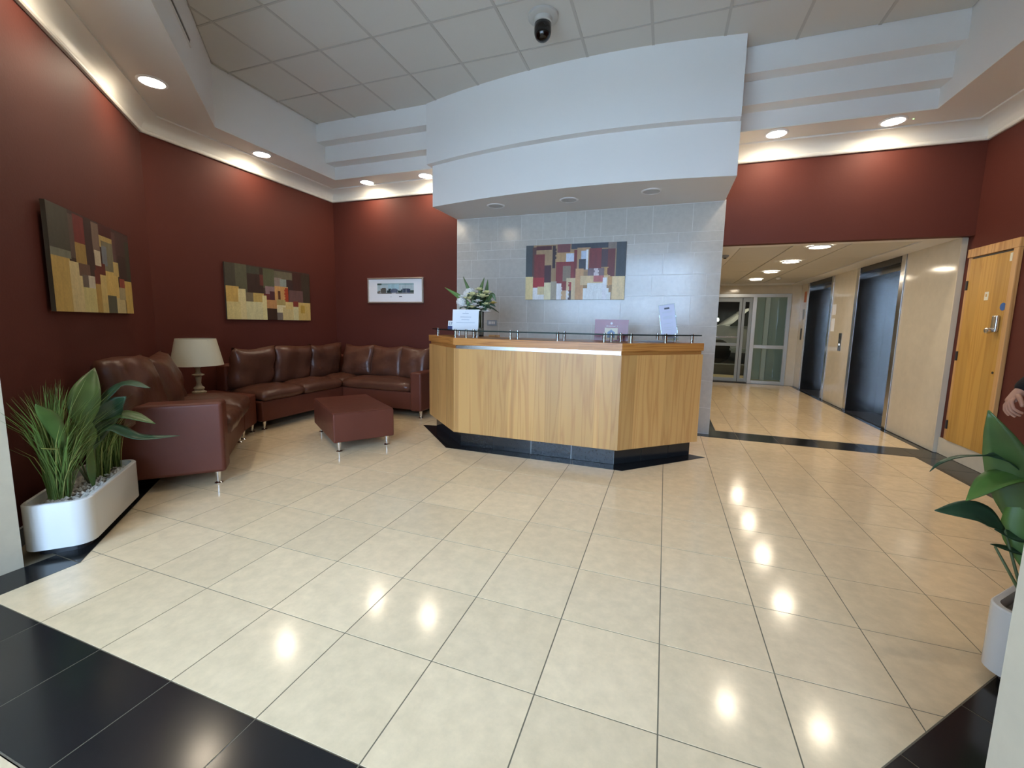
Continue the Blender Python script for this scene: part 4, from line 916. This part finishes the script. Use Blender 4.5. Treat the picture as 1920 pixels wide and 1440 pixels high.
# ------------------------------------------------------------------ lifts
def lift(y0, y1, label):
    t = thing('lift_entrance', (HX1, (y0+y1)/2, 0), label, 'lift', group='lifts along the hall'); h = (y1-y0)/2
    for s in (-1, 1):
        a, b = (-h, -h+.10) if s < 0 else (h-.10, h)
        Box('jamb', -.006, .40, a+.001, b-.001, .002, HZ-.001, 'steel', t, .003)
        Box('jamb_face', -.012, -.005, a+.001, b-.001, .002, HZ-.001, 'bright_steel', t, .002)
    Box('head', .12, .40, -h+.10, h-.10, 2.03, HZ-.002, 'steel', t); Box('head_soffit', .004, .12, -h+.10, h-.10, 2.10, HZ-.002, 'dark_metal', t)
    for a, b in ((-h+.10, -.003), (.003, h-.10)):
        Box('door_panel', .36, .40, a, b, .006, 2.03, 'steel', t, .002)
    Box('sill', .0, .40, -h+.10, h-.10, .0005, .006, 'dark_metal', t)
    return t
lift(L1[0], L1[1], 'steel lift entrance nearer the lobby'); lift(L2[0], L2[1], 'steel lift entrance farther down the hall by the glazed screen')
bp = thing('call_panel', (HX1, 7.09, 1.05), 'steel call button panel between the two lifts', 'button panel')
Box('plate', -.008, .001, -.055, .055, -.145, .145, 'steel', bp, .002)
Box('display', -.010, -.006, -.03, .03, .03, .10, 'dark_metal', bp); MB().lathe([(0, 0), (.014, 0), (.014, .004), (0, .004)], TR(-.008, 0, -.04, ry=-PI/2), 16).build('button', 'button_glow', bp)
tag(Box('orange_sign', HX1-.004, HX1+.001, 9.12, 9.26, 1.80, 2.02, 'orange_sign'), 'small orange sign on the hall wall beside the far lift', 'sign')
tag(Box('wall_plate', HX1-.008, HX1+.001, 9.16, 9.26, 1.45, 1.66, 'grey_plastic', bevel=.002), 'grey plate on the hall wall below the orange sign', 'plate')
tag(Box('wall_plate', HX1-.008, HX1+.001, 9.22, 9.30, 1.02, 1.26, 'dark_metal', bevel=.002), 'dark control plate on the hall wall, lowest beside the far lift', 'plate')
tag(Box('paper_notice', HX1-.003, HX1+.001, 7.42, 7.56, 1.50, 1.68, 'paper'), 'upper white notice on the stone panel beside the far lift', 'notice')
tag(Box('paper_notice', HX1-.003, HX1+.001, 7.42, 7.56, 1.22, 1.44, 'paper'), 'lower white notice on the stone panel beside the far lift', 'notice')
md_ = thing('smoke_detector', (.62, 4.95, HZ), 'small dark sensor on the hall ceiling beside the stone wall', 'sensor')
MB().lathe([(.045, .001), (.045, -.012), (.03, -.03), (0, -.034)], seg=20).build('body', 'grey_plastic', md_, auto=True); MB().lathe([(0, -.03), (.02, -.033), (.016, -.044), (0, -.046)], seg=16).build('sensor_eye', 'dark_metal', md_, auto=True)
s2d = thing('smoke_detector', (1.86, 7.9, HZ), 'small white detector on the hall ceiling beside the third downlight', 'sensor')
MB().lathe([(.045, .001), (.045, -.012), (.03, -.03), (0, -.034)], seg=20).build('body', 'white_plastic', s2d, auto=True); MB().lathe([(0, -.033), (.012, -.034), (.010, -.040), (0, -.041)], seg=12).build('sensor_eye', 'grey_plastic', s2d)

# ------------------------------------------------------------------ glazed screen at the end of the hall
d1 = struct(bpy.data.objects.new('door_1', None)); link(d1); d1.location = (0, HY1, 0)
def A(name, x0, x1, z0, z1, m='aluminium', y0=-.03, y1=.05, parent=d1, b=.003): return Box(name, x0, x1, y0, y1, z0, z1, m, parent, b)
A('head_rail', FX0, FX1, FZ-.075, FZ); A('jamb', FX1-.07, FX1, .0, FZ-.075); A('jamb', FX0, FX0+.07, 0, FZ-.075); A('mullion', 1.745, 1.82, 0, FZ-.075)
A('transom', 1.82, FX1-.07, .80, .875); A('bottom_rail', 1.82, FX1-.07, .0, .075)
A('glass_pane', 1.82, FX1-.07, .875, FZ-.075, 'clear_glass', .005, .013, b=0); A('glass_pane', 1.82, FX1-.07, .075, .80, 'clear_glass', .005, .013, b=0)
for x0, x1 in ((.69, 1.545), (1.555, 1.745)):
    lf = A('sliding_leaf', x0, x1, FZ-.17, FZ-.078, 'grey_aluminium', .06, .10)
    A('stile', x0, x0+.055, .02, FZ-.17, 'grey_aluminium', .06, .10, lf); 
    A('stile', x1-.055, x1, .02, FZ-.17, 'grey_aluminium', .06, .10, lf)
    A('rail', x0+.055, x1-.055, .02, .10, 'grey_aluminium', .06, .10, lf)
    if x0 < 1: A('rail', x0+.055, x1-.055, .83, .90, 'grey_aluminium', .06, .10, lf); A('push_bar', x0+.055, x1-.055, 1.02, 1.045, 'bright_steel', .03, .055, lf)
    A('glass_pane', x0+.055, x1-.055, .10, FZ-.17, 'clear_glass', .075, .083, lf, 0)
A('seal', 1.545, 1.555, .02, FZ-.09, 'dark_metal', .06, .10); A('threshold', FX0, 1.745, 0.0, .012, 'dark_metal', -.02, .12)
# porch and car park beyond
struct(Box('floor_outside', -6, 8, HY1+.14, 18, -.08, -.01, 'asphalt')); struct(Box('floor_outside', -6, 8, 11.3, 18, -.01, .259, 'asphalt')); struct(Box('wall_outside', -6, 8, 18, 18.1, -.08, 4, 'carpark_wall')); struct(Box('ceiling_outside', -6, 8, HY1+.12, 18, 3.0, 3.1, 'carpark_wall'))
struct(Box('wall_outside', -6.1, -6, HY1, 18, -.08, 3.1, 'carpark_wall')); struct(Box('wall_outside', 8, 8.1, HY1, 18, -.08, 3.1, 'carpark_wall')); struct(Box('wall_outside', -6, .4, HY1+.1, HY1+.2, -.08, 3.1, 'carpark_wall')); struct(Box('wall_outside', 3.1, 8, HY1+.1, HY1+.2, -.08, 3.1, 'carpark_wall'))
struct(Box('wall_outside', -.2, 3.3, HY1+.005, HY1+.115, HZ+.101, 3.1, 'carpark_wall')); struct(Box('wall_porch', 1.86, 3.1, 10.5, 10.6, -.01, 3.0, 'porch_wall')); struct(Box('trim_porch', 2.17, 2.27, 10.40, 10.5, -.01, 3.0, 'white_paint', bevel=.01)); 
struct(Box('floor_porch', .3, 3.1, HY1+.14, 11.2, -.01, -.003, 'cream_tile'))
car = thing('parked_car', (2.6, 12.6, .26), 'grey parked car seen through the glazed screen', 'car')
prof = [(-2.1, .42), (-2.15, .75), (-1.95, .98), (-1.15, 1.05), (-.55, 1.52), (.9, 1.56), (1.65, 1.10), (2.1, 1.0), (2.15, .45), (1.9, .30), (-1.9, .30)]
vs = [(x, -.85 if z < 1.06 else -.68, z) for x, z in prof]+[(x, .85 if z < 1.06 else .68, z) for x, z in prof]; n = len(prof)
meshobj('body', vs, [tuple(range(n)), tuple(range(2*n-1, n-1, -1))]+[(i, n+i, n+(i+1) % n, (i+1) % n) for i in range(n)], 'car_paint', car)
for pts in ([(-1.0, -.86, 1.04), (-.1, -.86, 1.04), (-.1, -.70, 1.48), (-.52, -.70, 1.48)], [(0, -.86, 1.04), (1.5, -.86, 1.06), (.88, -.70, 1.50), (0, -.70, 1.49)]):
    o = meshobj('side_window', pts+[(x, y+.02, z) for x, y, z in pts], [(0, 1, 2, 3), (7, 6, 5, 4), (0, 4, 5, 1), (1, 5, 6, 2), (2, 6, 7, 3), (3, 7, 4, 0)], 'car_glass', car)
for x in (-1.25, 1.3):
    for s in (-1, 1):
        w = MB().lathe([(0, -.1), (.28, -.1), (.33, -.07), (.33, .07), (.28, .1), (0, .1)], TR(x, s*.78, .325, rx=PI/2), 26).build('wheel', 'tyre', car, auto=True)
        MB().lathe([(0, -.11), (.20, -.105), (.21, -.09), (0, -.09)], TR(x, s*.78, .325, rx=s*-PI/2), 20).build('hub', 'bright_steel', w)
Box('sill', -1.9, 1.9, -.87, -.84, .36, .42, 'bright_steel', car)
for k, x in enumerate((1.9, 2.4, 2.9)):
    t = thing('bulkhead_lamp', (x, 17.98, 1.55), 'small bright wall lamp in the car park, '+('left', 'middle', 'right')[k]+' of three', 'lamp', group='car park lamps')
    Box('housing', -.09, .09, -.05, 0, -.09, .09, 'white_plastic', t, .02); MB().lathe([(0, .0), (.07, 0), (.06, .03), (0, .045)], TR(0, -.05, 0, rx=PI/2), 16).build('lens', 'lamp_glow', t)

# ------------------------------------------------------------------ glazed entrance behind the camera (daylight)
w1 = struct(bpy.data.objects.new('window_1', None)); link(w1); w1.location = (0, -2.85, 0)
for x in (PLX+.03, -2.1, -1.2, -.3, PRX-.03): Box('mullion', x-.03, x+.03, -.05, .03, .08, 3.02, 'grey_aluminium', w1)
for z in (.04, 2.2, 3.06): Box('rail', PLX, PRX, -.045, .025, z-.04, z+.04, 'grey_aluminium', w1)
for a, b in ((PLX+.06, -2.13), (-2.07, -1.23), (-1.17, -.33), (-.27, PRX-.06)):
    for z0, z1 in ((.08, 2.16), (2.24, 3.02)): Box('glass_pane', a, b, -.012, -.006, z0, z1, 'window_glass', w1)
struct(Box('wall_front', PLX-.2, PRX+.2, -2.95, -2.85, 3.10, ZT, 'white_paint'))
struct(Box('wall_street', -30, 30, -15.3, -15, -.03, 1.6, 'dark_hedge'))
mb = MB(); rnd = random.Random(5)
for k in range(300):
    p = Vector((rnd.uniform(-5.5, 3.5), rnd.uniform(-10.5, -8), rnd.uniform(2.1, 5.2))); a = Vector((rnd.uniform(-1, 1), rnd.uniform(-1, 1), rnd.uniform(-1, 1))).normalized(); b = a.orthogonal().normalized(); q = rnd.uniform(.10, .24)
    mb.add([p-a*q*1.6, p+b*q*.7, p+a*q*1.6, p-b*q*.7], [(0, 1, 2, 3)])
for x in (-4, -1.6, 1.0, 3.0): mb.tube([(x, -9.3, -.05), (x+.1, -9.3, 1.5), (x+.3, -9.3, 4)], [.12, .09, .04], 8)
struct(mb.build('street_trees', 'leaf_dark'))
struct(Box('ground_outside', -40, 40, -45, -2.96, -.12, -.03, 'pavement'))
slab('roof', [(-5.3, -3), (3.3, -3), (3.3, 4.5), (-5.3, 4.5)], ZT, ZT+.1, 'white_paint')

# ------------------------------------------------------------------ person just outside the right edge, only a hand in view
def skin_mesh(name, verts, edges, root, m, parent, sub=2):
    me = bpy.data.meshes.new(name); me.from_pydata([v[:3] for v in verts], edges, []); me.materials.append(MATS[m])
    o = link(bpy.data.objects.new(name, me), parent); o.modifiers.new('skin', 'SKIN')
    for i, sv in enumerate(me.skin_vertices[0].data):
        r = verts[i][3]; sv.radius = r if isinstance(r, tuple) else (r, r); sv.use_root = (i == root); sv.use_loose = False
    s = o.modifiers.new('sub', 'SUBSURF'); s.levels = sub; s.render_levels = sub
    o.modifiers['skin'].use_smooth_shade = True; return o
pe = thing('person', (2.37, 2.12, 0), 'person in a black sleeve at the right edge, one hand hanging in view', 'person')
def L(v): return (v[0]-2.20, v[1]-1.78, v[2])
wr = (1.735, 1.690, .905)
V_ = [L((2.20, 1.78, .98))+((.15, .11),), L((2.20, 1.78, 1.15))+((.14, .10),), L((2.20, 1.77, 1.36))+((.17, .11),), L((2.20, 1.77, 1.50))+(.06,), L((2.19, 1.76, 1.58))+(.058,), L((2.18, 1.75, 1.66))+(.085,), L((2.18, 1.75, 1.75))+(.070,),
      L((2.02, 1.70, 1.42))+(.065,), L((1.97, 1.73, 1.16))+(.048,), L(wr)+(.029,), L((2.38, 1.84, 1.42))+(.065,), L((2.44, 1.86, 1.15))+(.048,), L((2.42, 1.80, .90))+(.030,), L((2.41, 1.78, .80))+(.036,),
      L((2.12, 1.74, .90))+(.088,), L((2.12, 1.72, .50))+(.060,), L((2.12, 1.76, .09))+(.042,), L((2.09, 1.62, .05))+(.038,), L((2.29, 1.82, .90))+(.088,), L((2.29, 1.80, .50))+(.060,), L((2.29, 1.84, .09))+(.042,), L((2.27, 1.70, .05))+(.038,)]
E_ = [(0, 1), (1, 2), (2, 3), (3, 4), (4, 5), (5, 6), (2, 7), (7, 8), (8, 9), (2, 10), (10, 11), (11, 12), (12, 13), (0, 14), (14, 15), (15, 16), (16, 17), (0, 18), (18, 19), (19, 20), (20, 21)]
# the hand: palm, four fingers curling down, thumb from the side of the palm
fd = Vector((-.62, -.30, -.72)).normalized(); sd = Vector((.10, .90, -.42)); sd = (sd-fd*sd.dot(fd)).normalized(); nd = fd.cross(sd).normalized()
if nd.z > 0: nd = -nd
wv = Vector(L(wr)); base = len(V_)
def hv(a, b, c, r): p = wv+fd*a+sd*b+nd*c; V_.append((p.x, p.y, p.z, r)); return len(V_)-1
palm = hv(.035, 0, 0, (.034, .018)); E_.append((9, palm)); knk = hv(.075, 0, .002, (.036, .015)); E_.append((palm, knk))
body = skin_mesh('body', V_, E_, 0, 'skin', pe)
def finger(b0, lens, curls, r, start=.078):
    p = wv+fd*start+sd*b0; ang = 0; pts = [wv+fd*(start-.03)+sd*b0*.8, p]; rr = [r*1.02, r]
    for l, c in zip(lens, curls):
        ang += c; p = p+(fd*math.cos(ang)+nd*math.sin(ang))*l; pts.append(p); rr.append(rr[-1]*.9)
    return pts, rr
for b0, lens, curls, r in ((-.030, (.042, .026, .020), (.75, .75, .35), .0100), (-.010, (.046, .029, .022), (.70, .70, .35), .0102), (.011, (.043, .027, .021), (.62, .6, .3), .0098), (.030, (.034, .020, .018), (.5, .5, .25), .0086)):
    pts, rr = finger(b0, lens, curls, r)
    vv = [(p.x, p.y, p.z, q) for p, q in zip(pts, rr)]; skin_mesh('finger', vv, [(i, i+1) for i in range(len(vv)-1)], 0, 'skin', pe)
pts = [wv+fd*.020-sd*.020, wv+fd*.045-sd*.048+nd*.010, wv+fd*.070-sd*.055+nd*.030, wv+fd*.090-sd*.052+nd*.048]
vv = [(p.x, p.y, p.z, q) for p, q in zip(pts, (.014, .0125, .011, .009))]; skin_mesh('thumb', vv, [(0, 1), (1, 2), (2, 3)], 0, 'skin', pe)
J = lambda i, r: V_[i][:3]+(r,)
cuff = wv-fd*.004
jv = [J(0, (.20, .15)), J(1, (.185, .14)), J(2, (.21, .145)), (V_[3][0], V_[3][1], V_[3][2]-.03, .085), J(7, .088), J(8, .066), (cuff.x, cuff.y, cuff.z, .046), J(10, .088), J(11, .066), J(12, .046)]
skin_mesh('jacket', jv, [(0, 1), (1, 2), (2, 3), (2, 4), (4, 5), (5, 6), (2, 7), (7, 8), (8, 9)], 0, 'black_cloth', pe)
tv = [(0, 0, 1.0, (.19, .14)), J(14, .115), J(15, .085), J(16, .066), J(18, .115), J(19, .085), J(20, .066)]
skin_mesh('trousers', tv, [(0, 1), (1, 2), (2, 3), (0, 4), (4, 5), (5, 6)], 0, 'dark_trousers', pe)
for i, j in ((16, 17), (20, 21)):
    a, b = Vector(V_[i][:3]), Vector(V_[j][:3]); d = (b-a).normalized()
    a2 = a-d*.05; b2 = b+d*.08
    skin_mesh('shoe', [(a2.x, a2.y, .052, .050), ((a2.x+b2.x)/2, (a2.y+b2.y)/2, .052, .052), (b2.x, b2.y, .042, .042)], [(0, 1), (1, 2)], 0, 'shoe', pe)
h0 = Vector(V_[5][:3])+Vector((.01, .015, .03))
skin_mesh('hair', [(h0.x+.01, h0.y+.03, h0.z-.06, .075), (h0.x, h0.y+.02, h0.z+.03, .095), (h0.x-.005, h0.y-.01, h0.z+.075, .080)], [(0, 1), (1, 2)], 1, 'hair', pe)
fc = Vector(V_[5][:3])
for s in (-.03, .03): MB().lathe([(.011*math.sin(a), .011*math.cos(a)) for a in [PI*i/6 for i in range(7)]], Matrix.Translation((fc.x+s, fc.y-.088, fc.z+.02)), 10).build('eye', 'paper', pe, smooth=True)
skin_mesh('nose', [(fc.x, fc.y-.085, fc.z+.015, .010), (fc.x, fc.y-.103, fc.z-.015, .013)], [(0, 1)], 0, 'skin', pe)
Box('mouth', fc.x-.022, fc.x+.022, fc.y-.096, fc.y-.080, fc.z-.050, fc.z-.042, 'burgundy_card', pe, .003)
for s in (-1, 1): skin_mesh('ear', [(fc.x+s*.085, fc.y+.0, fc.z-.015, .012), (fc.x+s*.092, fc.y+.008, fc.z+.02, .015)], [(0, 1)], 0, 'skin', pe)
